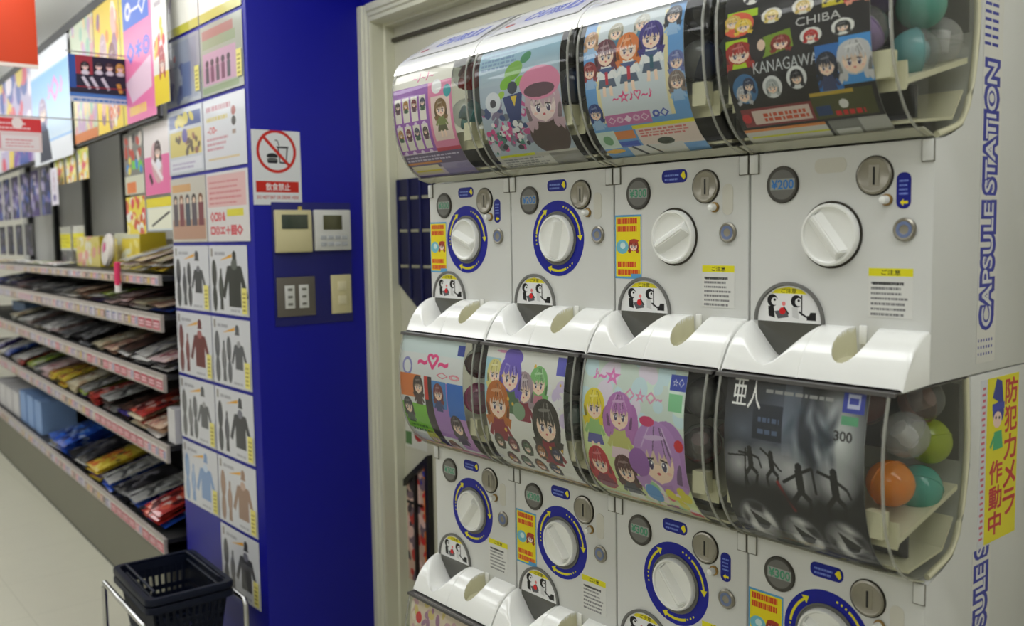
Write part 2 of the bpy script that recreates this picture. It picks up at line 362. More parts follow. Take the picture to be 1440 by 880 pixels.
# ------------------------------------------------------------------ machine artwork
def art_price(col, txt):
    c = Cv(128, 128, (104, 104, 100)); c.circ(.5, .5, .5, (66, 64, 60), ring=.86); c.rect(.1, .35, .92, .67, (150, 156, 152)); c.text(txt, .13, .37, .89, .65, col, .02); return c
def art_pill(w_, h_, vert):
    c = Cv(w_, h_, (14, 26, 132))
    if vert:
        c.lines(.2, .38, .85, .86, 4, (120, 140, 215), .45); c.poly([(.25, .17), (.5, .27), (.5, .21), (.8, .21), (.8, .13), (.5, .13), (.5, .07)], (235, 220, 30))
    else:
        c.lines(.12, .2, .7, .8, 2, (120, 140, 215), .5); c.poly([(.74, .55), (.84, .55), (.84, .8), (.9, .8), (.95, .4), (.88, .2), (.8, .38)], (235, 220, 30))
    return c
def art_ring():
    c = Cv(256, 256, (12, 24, 150))
    def arc(a0, a1, r, t, col, head=True):
        n = 14
        for i in range(n):
            p = math.radians(a0+(a1-a0)*i/n); q = math.radians(a0+(a1-a0)*(i+1)/n)
            c.bar(.5+r*math.cos(p), .5+r*math.sin(p), .5+r*math.cos(q), .5+r*math.sin(q), t, col)
        if head:
            a = math.radians(a1); d = 1 if a1 > a0 else -1; tx, ty = -math.sin(a)*d, math.cos(a)*d; ux, uy = math.cos(a), math.sin(a); x, y = .5+r*ux, .5+r*uy
            c.tri([(x+ux*.05, y+uy*.05), (x-ux*.05, y-uy*.05), (x+tx*.075, y+ty*.075)], col)
    Y = (225, 215, 35)
    arc(172, 128, .43, .03, Y); arc(55, 5, .43, .028, Y); arc(-68, -108, .43, .034, Y)
    for a in range(176, 196, 7): c.circ(.5+.43*math.cos(math.radians(a)), .5+.43*math.sin(math.radians(a)), .013, Y)
    for a in range(60, 76, 7): c.circ(.5+.43*math.cos(math.radians(a)), .5+.43*math.sin(math.radians(a)), .013, Y)
    for a in range(-64, -44, 7): c.circ(.5+.43*math.cos(math.radians(a)), .5+.43*math.sin(math.radians(a)), .013, Y)
    return c
def art_warn():
    c = Cv(128, 136, (214, 214, 210)); c.rect(0, .84, 1, 1, (222, 214, 30)); c.text('ご注意', .3, .865, .72, .97, (40, 40, 30), .006)
    c.lines(.06, .04, .95, .78, 7, (120, 120, 122), .45); c.lines(.1, .66, .9, .76, 1, (60, 60, 60), .6); return c
def art_arch():
    c = Cv(256, 128, (226, 226, 226)); K = (25, 25, 28)
    c.poly([(.22, .78), (.78, .78), (.7, .9), (.5, .97), (.3, .9)], (226, 214, 32)); c.text('ご注意', .38, .8, .62, .92, (60, 60, 20), .006)
    for x in (.2, .58):     # two plain pictogram heads
        c.circ(x+.04, .58, .085, K); c.circ(x+.075, .56, .055, (226, 226, 226)); c.ell(x+.075, .6, .02, .035, K); c.poly([(x-.03, .42), (x+.06, .42), (x+.08, .1), (x-.02, .14)], K if x < .5 else (200, 200, 200))
    c.poly([(.27, .28), (.46, .36), (.5, .14), (.33, .08)], (90, 90, 95)); c.circ(.4, .3, .05, (205, 35, 40)); c.circ(.42, .5, .03, (220, 120, 120)); c.bar(.5, .22, .42, .42, .02, K)
    c.bar(.7, .75, .7, .2, .018, K); c.bar(.66, .3, .78, .16, .025, K); c.poly([(.78, .08), (.92, .08), (.92, .3), (.84, .3), (.84, .2), (.78, .2)], K)
    return c
def art_ad():
    c = Cv(128, 256, (232, 212, 22)); B = (88, 158, 205); R = (205, 60, 30)
    c.rect(0, 0, 1, .03, B); c.rect(0, .97, 1, 1, B); c.rect(0, 0, .04, 1, B); c.rect(.96, 0, 1, 1, B)
    for z in (.88, .76, .2, .08): c.lines(.1, z-.02, .93, z+.065, 1, R, 1)
    c.ell(.28, .5, .23, .11, (110, 180, 200)); c.ell(.3, .52, .1, .05, (200, 225, 225)); c.fig(.7, .52, .17, (150, 50, 40), (60, 60, 150), full=False); c.ell(.72, .59, .17, .03, (170, 60, 40)); c.rect(.6, .03, .96, .08, B)
    return c
P1 = {}
def art_posters():
    # top row, leftmost: purple grid of panels
    c = Cv(220, 290, (205, 190, 205)); c.rect(0, .84, 1, 1, (225, 222, 214)); c.text('~♪~♪~', .35, .87, .7, .95, (225, 130, 170)); c.rect(0, .28, 1, .84, (150, 90, 180)); c.rect(.62, .28, 1, .84, (220, 130, 170)); c.rect(.66, .36, .96, .72, (228, 205, 200)); c.ell(.76, .8, .08, .06, (235, 235, 240)); c.ell(.93, .75, .06, .05, (60, 160, 170))
    for j, z in enumerate((.55, .31)):
        for i in range(4):
            x = .03+i*.145; c.rect(x, z, x+.11, z+.21, (228, 222, 215)); c.fig(x+.055, z+.15, .04, ((60, 50, 50), (170, 120, 60), (110, 40, 50), (60, 60, 90))[(i+j) % 4], ((90, 60, 80), (60, 90, 70))[(i+j) % 2])
            c.circ(x+.055, z-.03+(.0 if j else 0), .03, (225, 205, 235))
    c.fig(.81, .62, .09, (120, 90, 50), (120, 130, 70), low=(90, 90, 60)); c.rect(.62, .27, 1, .3, (190, 50, 80)); c.rect(0, .12, 1, .27, (96, 82, 120)); c.lines(.04, .2, .95, .26, 2, (190, 180, 210)); c.rect(0, .17, .6, .19, (200, 120, 50)); c.rect(.04, .05, .5, .15, (215, 205, 170)); c.rect(.06, .08, .5, .1, (222, 205, 70)); c.rect(.55, .03, 1, .16, (150, 140, 180)); c.rect(0, 0, 1, .03, (110, 100, 150))
    P1[(0, 0)] = c
    # top row, second: pale robot scene with pink-capped girl
    c = Cv(220, 290, (165, 180, 198)); c.grad(0, .7, 1, 1, (170, 185, 200), (120, 165, 190)); c.lines(.03, .82, .5, .98, 5, (110, 140, 175)); c.blobs(0, .2, .55, .55, 50, [(120, 110, 140), (195, 190, 205), (190, 80, 140), (50, 70, 120), (100, 105, 120)], .02, .06)
    for x, z, r, col in ((.45, .78, .12, (110, 165, 50)), (.35, .7, .08, (120, 180, 50)), (.52, .7, .06, (130, 190, 60)), (.6, .86, .07, (60, 130, 90)), (.28, .62, .05, (150, 190, 60))): c.ell(x, z, r, r*.5, col, .5)
    c.poly([(.3, .6), (.55, .62), (.5, .42), (.36, .42)], (30, 50, 110)); c.circ(.43, .66, .06, (40, 50, 70)); c.tri([(.4, .6), (.48, .6), (.44, .52)], (220, 190, 60)); c.circ(.17, .58, .1, (210, 215, 225)); c.circ(.17, .57, .04, (60, 60, 70))
    c.blobs(.02, .18, .5, .42, 50, [(210, 70, 140), (60, 120, 110), (225, 225, 230), (40, 40, 60)], .012, .035)
    c.ell(.78, .28, .22, .16, (70, 52, 50)); c.fig(.78, .52, .19, (190, 160, 175), (90, 70, 80), (235, 215, 215), full=False); c.ell(.76, .66, .24, .12, (215, 130, 165)); c.ell(.75, .61, .18, .05, (90, 60, 75)); c.rect(0, 0, 1, .15, (190, 188, 182)); c.rect(.05, .13, .5, .155, (210, 215, 40)); c.lines(.06, .02, .6, .12, 4, (130, 130, 130)); c.rect(.66, .0, 1, .13, (140, 138, 134))
    P1[(0, 1)] = c
    # top row, third: school choir on blue
    c = Cv(240, 320, (100, 155, 215)); c.rect(.12, .3, .85, 1, (205, 215, 225)); c.rect(.12, .3, .16, .95, (225, 215, 170)); c.rect(.82, .3, .86, .95, (225, 215, 170))
    for x, z, h in ((.34, .88, (170, 165, 150)), (.6, .9, (190, 190, 185))): c.fig(x, z, .07, h, (70, 120, 150))
    for x, z, h, s_ in ((.24, .75, (105, 55, 70), 1), (.47, .76, (215, 120, 60), 1), (.70, .8, (60, 50, 130), 1)): c.fig(x, z, .108, h, (232, 234, 238), low=(80, 95, 120)); c.poly([(x-.09, z-.09), (x+.09, z-.09), (x, z-.14)], (70, 90, 140)); c.rect(x-.016, z-.2, x+.016, z-.115, (190, 50, 70) if x < .6 else (40, 90, 110))
    for x, z, h in ((.06, .66, (150, 55, 60)), (.07, .38, (35, 60, 130)), (.9, .9, (50, 55, 70)), (.93, .62, (100, 110, 170)), (.92, .5, (130, 115, 110)), (.08, .86, (190, 150, 120))): c.fig(x, z, .07, h, (150, 185, 225))
    c.text('~☆♪♡~♪', .28, .42, .68, .5, (225, 70, 130), .02); c.rect(.16, .27, .62, .35, (190, 110, 165)); c.text('◇◎◆◎◇', .18, .285, .6, .335, (235, 215, 235)); c.text('◎◇', .64, .29, .8, .35, (60, 80, 180), .03); c.rect(.4, .235, 1, .26, (225, 215, 45)); c.rect(.42, .08, 1, .235, (222, 205, 200)); c.lines(.45, .17, .98, .23, 3, (205, 110, 110)); c.rect(.0, .1, .2, .24, (200, 220, 215)); c.circ(.1, .17, .05, (110, 160, 120)); c.rect(.2, .17, .4, .23, (215, 130, 70)); c.rect(.2, .1, .4, .15, (60, 90, 190)); c.rect(.25, .0, .8, .1, (205, 205, 205)); c.bar(.3, .1, .4, .01, .03, (60, 65, 70)); c.bar(.45, .1, .55, .01, .02, (60, 65, 70)); c.ell(.66, .12, .08, .03, (60, 70, 60)); c.ell(.1, .07, .1, .02, (225, 170, 40))
    P1[(0, 2)] = c
    # top row, rightmost: black sheet with badge pictures
    c = Cv(300, 330, (28, 26, 30)); Y = (170, 205, 30)
    c.rect(.02, .93, .25, 1, Y)
    c.circ(.1, .88, .12, (225, 95, 70)); c.fig(.06, .91, .06, (215, 180, 90), (220, 60, 60), full=False); c.fig(.14, .86, .06, (230, 195, 70), (220, 60, 60), full=False)
    for x, z, h in ((.35, .9, (225, 200, 110)), (.57, .92, (220, 190, 110))): c.circ(x, z, .075, (228, 224, 218)); c.fig(x, z, .045, h, (200, 80, 80), full=False)
    c.rect(.7, .87, .86, 1, (205, 190, 50)); c.blobs(.71, .88, .85, .99, 14, [(60, 50, 20)], .01, .02); c.rect(.84, .86, 1, 1, (200, 60, 70)); c.fig(.93, .93, .07, (225, 150, 130), (220, 60, 60), full=False)
    c.text('CHIBA', .52, .755, .82, .825, (210, 210, 210), 0); c.rect(0, .5, .17, .75, Y); c.poly([(.25, .72), (.48, .76), (.5, .6), (.2, .52)], (120, 150, 40)); c.fig(.1, .62, .1, (165, 40, 35), (60, 40, 40), full=False); c.ell(.24, .64, .06, .12, (35, 30, 35)); c.ell(.27, .66, .03, .05, (230, 200, 180)); c.fig(.41, .65, .065, (140, 45, 40), (70, 60, 60), full=False)
    for x, z, h in ((.62, .66, (185, 40, 40)), (.83, .68, (30, 30, 35))): c.circ(x, z, .075, (226, 226, 224)); c.fig(x, z, .045, h, (50, 50, 60), full=False)
    c.text('KANAGAWA', .2, .455, .66, .52, (205, 210, 215), 0); c.rect(.64, .3, .8, .56, (40, 110, 190)); c.rect(.8, .32, 1, .6, (70, 150, 225)); c.fig(.89, .46, .1, (200, 200, 206), (60, 60, 70), full=False); c.fig(.71, .44, .065, (35, 40, 60), (60, 70, 110)); c.circ(.12, .38, .095, (60, 110, 160)); c.fig(.1, .35, .05, (190, 190, 200), (60, 60, 80), full=False); c.fig(.15, .4, .04, (50, 60, 90), (60, 60, 80), full=False)
    for x, z, h in ((.32, .37, (170, 175, 180)), (.5, .4, (35, 35, 45))): c.circ(x, z, .07, (222, 224, 228)); c.fig(x, z, .042, h, (50, 50, 60), full=False)
    c.rect(.56, .14, .97, .3, (70, 72, 35)); c.rect(.56, .28, .85, .3, (190, 160, 60)); c.rect(.58, .16, .68, .22, (30, 60, 110)); c.circ(.77, .22, .03, (225, 225, 225)); c.lines(.7, .15, .95, .19, 1, (205, 40, 40), .8); c.rect(.04, .14, .56, .26, (130, 50, 55)); c.rect(.12, .155, .54, .245, (215, 195, 190)); c.lines(.2, .17, .53, .23, 2, (200, 80, 50), .7); c.circ(.07, .2, .035, (200, 50, 60)); c.rect(0, .1, .6, .12, (215, 130, 60)); c.rect(0, 0, .6, .1, (200, 198, 192)); c.rect(.03, .045, .6, .06, (205, 205, 50)); c.rect(.62, .0, .82, .12, (120, 120, 116)); c.rect(.82, 0, 1, .12, (175, 175, 172)); c.rect(.64, .0, .8, .05, (200, 200, 200))
    n0 = int(.52*c.h); n1 = int(.82*c.h); top = c.a[n0:].copy(); idx = np.linspace(0, top.shape[0]-1, n1-n0).astype(int); c.a[n0:n1] = top[idx]; c.a[n1:] = (.11, .1, .12)
    for x, h in ((.2, (60, 60, 70)), (.5, (150, 60, 60)), (.8, (210, 180, 90))): c.circ(x, .91, .075, (226, 224, 220)); c.fig(x, .91, .045, h, (80, 60, 70), full=False)
    P1[(0, 3)] = c
    # middle row, leftmost
    c = Cv(240, 270, (215, 218, 222)); c.rect(0, .85, 1, 1, (205, 220, 225)); c.text('~♡~', .3, .74, .78, .86, (225, 60, 130), .05); c.circ(.13, .74, .08, (130, 130, 190), ring=.7); c.text('◇◎', .6, .68, .95, .73, (225, 90, 120)); c.rect(0, .5, .35, .68, (215, 120, 60)); c.rect(0, .22, .42, .45, (120, 190, 60)); c.rect(.52, .2, .78, .65, (165, 120, 195)); c.rect(.52, .45, .74, .66, (70, 130, 200)); c.rect(.76, .4, 1, .66, (50, 110, 200)); c.rect(.78, .1, 1, .4, (190, 140, 205)); c.rect(.4, .05, .52, .68, (45, 35, 40)); c.rect(.4, .5, .46, .68, (205, 60, 50))
    for x, z, r, h, t in ((.3, .6, .075, (60, 45, 45), (80, 60, 60)), (.1, .42, .07, (50, 45, 55), (60, 80, 70)), (.62, .57, .07, (120, 55, 60), (60, 70, 120)), (.84, .33, .085, (65, 50, 55), (70, 60, 90)), (.33, .15, .08, (190, 190, 60), (90, 150, 60)), (.62, .1, .07, (130, 90, 60), (180, 100, 150))): c.fig(x, z, r, h, t)
    c.rect(0, 0, 1, .06, (205, 120, 150)); c.lines(.02, .01, .6, .05, 1, (235, 220, 120), .7); c.rect(.9, .87, 1, .95, (40, 60, 150)); c.lines(.05, .2, .38, .28, 2, (60, 110, 40))
    P1[(1, 0)] = c
    # middle row, second
    c = Cv(240, 270, (222, 222, 220)); c.rect(0, .5, .2, .9, (160, 200, 215)); c.blobs(.75, .45, 1, .8, 24, [(205, 190, 225), (225, 225, 230)], .03, .07); c.ell(.25, .95, .12, .01, (225, 150, 190))
    c.fig(.13, .8, .09, (215, 205, 130), (150, 170, 190), full=False); c.fig(.7, .78, .1, (120, 180, 110), (190, 120, 140)); c.fig(.52, .72, .11, (160, 140, 150), (130, 40, 60)); c.fig(.34, .8, .13, (105, 85, 190), (80, 110, 80)); c.ell(.36, .92, .12, .06, (105, 85, 190)); c.fig(.17, .6, .14, (185, 105, 45), (140, 40, 55)); c.fig(.78, .52, .15, (60, 55, 50), (140, 45, 60)); c.ell(.45, .56, .08, .06, (130, 160, 130))
    for j, z in enumerate((.3, .16)):
        for i in range(5-j): c.ell(.12+i*.18+j*.08, z, .07, .065, (70, 62, 60)); c.fig(.12+i*.18+j*.08, z, .045, ((90, 80, 60), (120, 50, 60), (70, 90, 70), (150, 90, 50), (60, 60, 90))[(i+j) % 5], (90, 60, 60), full=False)
    c.rect(0, 0, 1, .05, (200, 170, 120)); c.rect(.9, .84, 1, .96, (90, 90, 190)); c.blobs(.02, .1, .98, .9, 10, [(225, 180, 60)], .01, .018)
    P1[(1, 1)] = c
    # middle row, third: pastel
    c = Cv(240, 270, (206, 220, 214)); c.rect(0, .1, 1, .6, (208, 220, 160)); c.blobs(0, .6, 1, 1, 30, [(200, 225, 235), (225, 215, 235), (215, 235, 225)], .04, .1); c.text('♪~☆', .1, .84, .38, .95, (225, 120, 190), .04); c.text('~◇☆◇~', .38, .76, .8, .84, (225, 150, 190), .03); c.rect(.86, .86, 1, .95, (50, 70, 170)); c.text('☆◇', .88, .88, .98, .93, (225, 225, 240)); c.rect(.86, .74, .98, .84, (130, 200, 150))
    c.fig(.13, .7, .1, (225, 205, 40), (150, 190, 120), low=(90, 90, 160)); c.ell(.28, .62, .06, .1, (175, 110, 180)); c.ell(.52, .62, .06, .12, (175, 110, 180)); c.fig(.39, .68, .12, (180, 115, 185), (190, 190, 110), low=(225, 200, 215)); c.ell(.13, .26, .13, .14, (175, 30, 45)); c.fig(.13, .34, .1, (185, 35, 50), (120, 30, 60)); c.fig(.4, .32, .1, (80, 40, 40), (60, 60, 70), low=(230, 230, 230))
    c.ell(.84, .44, .2, .24, (170, 125, 190)); c.fig(.74, .46, .2, (180, 135, 200), (225, 190, 205), full=False); c.ell(.56, .4, .1, .09, (150, 95, 175)); c.blobs(.55, .08, .95, .28, 30, [(230, 210, 215), (215, 205, 60), (220, 90, 130), (225, 225, 225), (150, 200, 150)], .02, .055); c.circ(.62, .19, .08, (90, 150, 215)); c.ell(.74, .08, .08, .03, (120, 60, 110)); c.ell(.66, .66, .07, .03, (205, 60, 110)); c.circ(.95, .55, .04, (205, 40, 50)); c.rect(0, 0, 1, .08, (205, 205, 160)); c.rect(.05, .045, .6, .06, (215, 120, 90)); c.rect(.88, .04, .98, .09, (210, 50, 70))
    P1[(1, 2)] = c
    # middle row, rightmost: black and white scene
    c = Cv(300, 330, (22, 23, 28)); K = (12, 12, 16); q = c.rnd
    c.soft(.15, .72, .3, .2, (95, 105, 125), al=.9); c.soft(.45, .78, .3, .35, (110, 122, 145), al=.9); c.soft(.84, .74, .22, .3, (215, 220, 222), al=1, p=.7); c.soft(.68, .72, .13, .2, (30, 38, 52), al=1, p=.6); c.rect(.44, .62, .56, 1, (120, 128, 146), .4)
    for _ in range(24): c.soft(q.uniform(.5, .8), q.uniform(.58, .9), .04, .1, q.choice([(30, 36, 50), (170, 176, 186), (60, 80, 92)]), q.uniform(-1, 1), .7)
    c.rect(.22, .68, .44, .86, (26, 32, 48), .9); c.lines(.26, .71, .42, .83, 2, (80, 98, 130), .4)
    c.text('亜', .05, .84, .16, .98, (240, 240, 240), .02); c.text('人', .17, .83, .27, .98, (240, 240, 240), .02); c.lines(.3, .92, .86, .95, 1, (140, 140, 140), .6); c.rect(.84, .88, .98, .99, (45, 60, 160)); c.rect(.87, .9, .95, .97, (190, 195, 225)); c.rect(.88, .92, .94, .95, (45, 60, 160)); c.rect(.84, .82, .95, .865, (90, 160, 120)); c.text('300', .8, .74, .92, .79, (40, 40, 44), .02)
    for x, z in ((.12, .53), (.32, .55), (.5, .56), (.8, .52), (.55, .48)): c.soft(x, z, .17, .13, (190, 190, 196), al=.95, p=.8)
    c.bar(.17, .62, .155, .36, .012, K); c.bar(-.02+.05, .57, .2, .585, .01, K)
    for x, z, a, k in ((.2, .58, .0, 1), (.36, .58, .5, .9), (.56, .52, -.5, 1.35), (.8, .53, .2, 1.3)):
        T = lambda dx, dz: (x+dx*k, z+dz*k)
        B_ = lambda p0, p1, w_: c.bar(*T(*p0), *T(*p1), w_*k, K)
        c.circ(*T(0, .04), .018*k, K); B_((0, .03), (.012, -.05), .04); B_((0, .015), (-.085, .015+a*.09), .014); B_((0, .015), (.07, .0-a*.09), .014); B_((.07, -a*.09), (.09, -.05), .012); B_((.01, -.05), (.06, -.085), .024); B_((.06, -.085), (.045, -.14), .019); B_((.01, -.05), (-.035, -.10), .024); B_((-.035, -.10), (-.02, -.16), .019)
    c.bar(.4, .48, .52, .33, .02, (140, 28, 34)); c.soft(.5, .38, .25, .05, (12, 12, 16), -.5, .9)
    for x, z in ((.2, .2), (.52, .17), (.84, .2)):
        c.soft(x, z, .16, .15, (210, 210, 216), .4, 1, .6)
        for _ in range(9): a_ = q.uniform(0, 6.3); c.soft(x+.1*math.cos(a_), z+.1*math.sin(a_), .035, .08, q.choice([(225, 225, 230), (20, 20, 26)]), a_, .95, .7)
        c.ell(x+.02, z-.02, .055, .035, K, .6); c.tri([(x-.05, z+.07), (x+.09, z+.0), (x-.01, z-.06)], K); c.soft(x-.05, z-.05, .05, .06, (230, 230, 235), .3, 1, .6)
    c.soft(.5, 0, .7, .08, (70, 70, 76), al=.8)
    P1[(1, 3)] = c
    c = Cv(240, 270, (206, 190, 170)); c.blobs(0, 0, 1, 1, 120, [(190, 160, 150), (215, 205, 190), (200, 180, 110), (150, 110, 140), (190, 150, 160)], .02, .06); c.circ(.15, .84, .05, (200, 40, 45)); c.circ(.5, .8, .05, (120, 90, 170)); c.circ(.8, .72, .06, (150, 160, 50))
    P1[(2, 0)] = c
    c = Cv(240, 270, (60, 60, 66)); c.blobs(0, 0, 1, 1, 80, [(90, 90, 100), (120, 110, 110), (60, 80, 110)], .03, .08); P1[(2, 1)] = c
art_posters()
P1[(2, 2)] = P1[(2, 1)]; P1[(2, 3)] = P1[(2, 0)]
MP = {k: printed('poster_print', c, .6) for k, c in P1.items()}
M_PRICE = {'g': printed('green_price_badge', art_price((60, 140, 105), '¥300'), .25, .5), 'b': printed('blue_price_badge', art_price((30, 110, 190), '¥200'), .25, .5)}
M_PILLH = printed('wide_blue_label', art_pill(128, 52, 0)); M_PILLV = printed('tall_blue_label', art_pill(52, 128, 1))
M_RING = printed('blue_arrow_ring', art_ring(), .3); M_WARN = printed('warning_label', art_warn()); M_ARCH = printed('arch_notice', art_arch(), .25); M_AD = printed('yellow_notice', art_ad())

# ------------------------------------------------------------------ machine meshes (local: x 0-.30, y 0 = facade, z 0 = globe foot)
FR = [(-.0, .004), (-.030, .013), (-.060, .036), (-.081, .068), (-.094, .105), (-.100, .150), (-.101, .200), (-.096, .240)]
FRONT = FR+[(-.087, .279)]; FRONT_T = FR[:-1]+[(-.096, .225), (-.088, .243)]
BACK = [(.077, .024), (.100, .050), (.116, .095), (.124, .150), (.125, .200), (.117, .279)]
BODY = [(0, -.336), (0, 0), (.045, .004), (.08, .018), (.104, .047), (.120, .093), (.128, .150), (.129, .200), (.121, .280), (.355, .280), (.355, -.336)]
def lerp_prof(P, n):
    L = [0]
    for a, b in zip(P, P[1:]): L.append(L[-1]+math.hypot(b[0]-a[0], b[1]-a[1]))
    out = []
    for k in range(n+1):
        d = L[-1]*k/n; i = max(j for j in range(len(L)) if L[j] <= d+1e-9); i = min(i, len(P)-2); t = (d-L[i])/(L[i+1]-L[i])
        out.append((P[i][0]+(P[i+1][0]-P[i][0])*t, P[i][1]+(P[i+1][1]-P[i][1])*t))
    return out
def smooth_prof(P, n):
    """Catmull-Rom through the points"""
    Q = [P[0]]+list(P)+[P[-1]]; out = []
    for i in range(1, len(Q)-2):
        for k in range(n):
            t = k/n; r = []
            for c in (0, 1):
                a, b, d, e = Q[i-1][c], Q[i][c], Q[i+1][c], Q[i+2][c]
                r.append(.5*(2*b+(d-a)*t+(2*a-5*b+4*d-e)*t*t+(3*b-a-3*d+e)*t**3))
            out.append(tuple(r))
    out.append(P[-1]); return out
PSHEET = {}
def poster_sheet(mt, top, x0, x1):
    P = smooth_prof([(y+.004, z+.001) for y, z in (FRONT_T if top else FRONT)][1:], 3); P = lerp_prof(P, 20)
    v = []; uv = []; f = []; mi = []
    for s, y_off in ((0, 0), (1, .0008)):
        for i, (y, z) in enumerate(P): v += [(x0, y+y_off, z), (x1, y+y_off, z)]; uv += [(0, i/20), (1, i/20)]
    n = 42
    for i in range(20):
        a = 2*i; f.append((a, a+1, a+3, a+2)); mi.append(0); f.append((n+a, n+a+2, n+a+3, n+a+1)); mi.append(1)
    return mesh('poster_insert', v, f, [mt, WHITE_EDGE], mi, uv, 60)
def globe_mesh(top):
    P = smooth_prof(FRONT_T if top else FRONT, 3); B = smooth_prof([(0, .004)]+BACK, 3)[::-1]
    if top: B[0] = (.117, .279)
    prof = P+B[:-1]
    bm = bmesh.new(); x0, x1 = .0025, .2975
    ring = []
    # inset rounded ends: build rings from end centre outwards for rounded edge
    cy, cz = .01, .15
    def sc(k): return [(cy+(y-cy)*k, cz+(z-cz)*k if z < .27 else z) for y, z in prof]
    secs = [(x0, .93), (x0+.0005, .955), (x0+.003, .98), (x0+.008, .995), (x0+.014, 1), (x1-.014, 1), (x1-.008, .995), (x1-.003, .98), (x1-.0005, .955), (x1, .93)]
    for x, k in secs: ring.append([bm.verts.new((x, y, z)) for y, z in sc(k)])
    n = len(prof); nf = len(P)
    for a, b in zip(ring, ring[1:]):
        for i in range(n):
            j = (i+1) % n
            if i == nf-1: continue       # open top
            bm.faces.new((a[i], a[j], b[j], b[i]))
    bm.faces.new(ring[0]); bm.faces.new(ring[-1])
    return fin(bm, 'globe', GLOBE, 50)
def build_cap():
    P = smooth_prof([(0.0, -.262), (-.014, -.265), (-.034, -.276), (-.052, -.294), (-.065, -.315), (-.074, -.334)], 5); P = lerp_prof(P, 56)
    xs = sorted(set([round(.002+.296*i/111, 5) for i in range(112)]+[round(.172+i*.0009, 5) for i in range(70)]+[.1355, .1362, .1378, .1385]))
    v = []; f = []; mi = []; nv = len(P); inside = []
    for x in xs:
        for j, (y, z) in enumerate(P):
            t = j/(nv-1); D = 0; ins = False; dy = 0
            hw = (.070 if x < .075 else .060)*max(0, 1-(t/.86)**1.6)**.6
            if hw > 0 and abs(x-.075) < hw:
                q = abs(x-.075)/hw; D = .060*(1-t/.9)**.9*(.5+.5*math.cos(PI*q))**.75
            e = ((x-(.205-.010*t))/.0255)**2+((t-.30)/.43)**2
            if e < 1: s_ = min(1, (1-e)/.22); s_ = s_*s_*(3-2*s_); D = max(D, .044*s_*(1-.8*t)); ins = s_ > .1
            if .1358 < x < .1382 and t > .02: D += .0012
            ex = min(x-.002, .298-x)
            if ex < .006: D += .004*(1-math.sqrt(max(0, 1-((.006-ex)/.006)**2)))*1; 
            v.append((x, y, z-D)); inside.append(ins)
    for i in range(len(xs)-1):
        for j in range(nv-1):
            q = (i*nv+j, i*nv+j+1, (i+1)*nv+j+1, (i+1)*nv+j); f.append(q); mi.append(1 if sum(inside[k] for k in q) > 1 else 0)
    n0 = len(v)
    # end faces, underside
    for xi in (0, len(xs)-1):
        base = xi*nv; k = len(v); v.append((xs[xi], 0, -.335)); f.append(tuple(range(base, base+nv))+(k,)); mi.append(0)
    f.append((nv-1, n0, n0+1, (len(xs)-1)*nv+nv-1)); mi.append(0)
    me = mesh('chute_cover', v, f, [CAPW, CREAM2], mi, smooth=50)
    bm = bmesh.new(); bm.from_mesh(me); bmesh.ops.recalc_face_normals(bm, faces=bm.faces); bm.to_mesh(me); bm.free(); return me
def half_disc(name, m, r, a0, a1, y, t, img=False):
    n = 24; pts = [(r*math.cos(a0+(a1-a0)*k/n), r*math.sin(a0+(a1-a0)*k/n)) for k in range(n+1)]; N = n+1
    v = [(x, y-t, z) for x, z in pts]+[(x, y, z) for x, z in pts]; uv = [(.5+x/2/r, z/r) for x, z in pts]*2
    return mesh(name, v, [tuple(range(N)), tuple(range(N, 2*N))[::-1]]+[(i, N+i, N+(i+1) % N, (i+1) % N) for i in range(N)], m, uv=uv)
def arch_rim():
    n = 24; v = []; f = []
    for r, y in ((.0625, 0), (.0625, -.004), (.058, -.0045), (.0565, -.0015)):
        for k in range(n+1): a = PI*k/n; v.append((r*math.cos(a), y, r*math.sin(a)))
    for i in range(3):
        for k in range(n): f.append((i*(n+1)+k, i*(n+1)+k+1, (i+1)*(n+1)+k+1, (i+1)*(n+1)+k))
    return mesh('chute_window_rim', v, f, GREY, smooth=40)
def dial(ang):
    k = lathe_y('dial', CAPW, [(.0465, 0), (.0465, -.008), (.0445, -.0115), (.0415, -.0115), (.040, -.0085), (.036, -.0075), (.0001, -.007)], 40)
    return k
def grip_mesh():
    bm = bmesh.new(); L, h = .0385, .0125
    pr = [(-.0165, -.0065), (-.0030, -.0065-h), (.0030, -.0065-h), (.0120, -.0065)]
    a = [bm.verts.new((-L*(1 if abs(y+.0065) < .001 else .9), y, z)) for z, y in pr]; b = [bm.verts.new((L*(1 if abs(y+.0065) < .001 else .9), y, z)) for z, y in pr]
    for i in range(3): bm.faces.new((a[i], a[i+1], b[i+1], b[i]))
    bm.faces.new(a); bm.faces.new(b)
    bmesh.ops.bevel(bm, geom=[e for e in bm.edges], offset=.0016, segments=2, affect='EDGES')
    return fin(bm, 'grip', CAPW, 40)
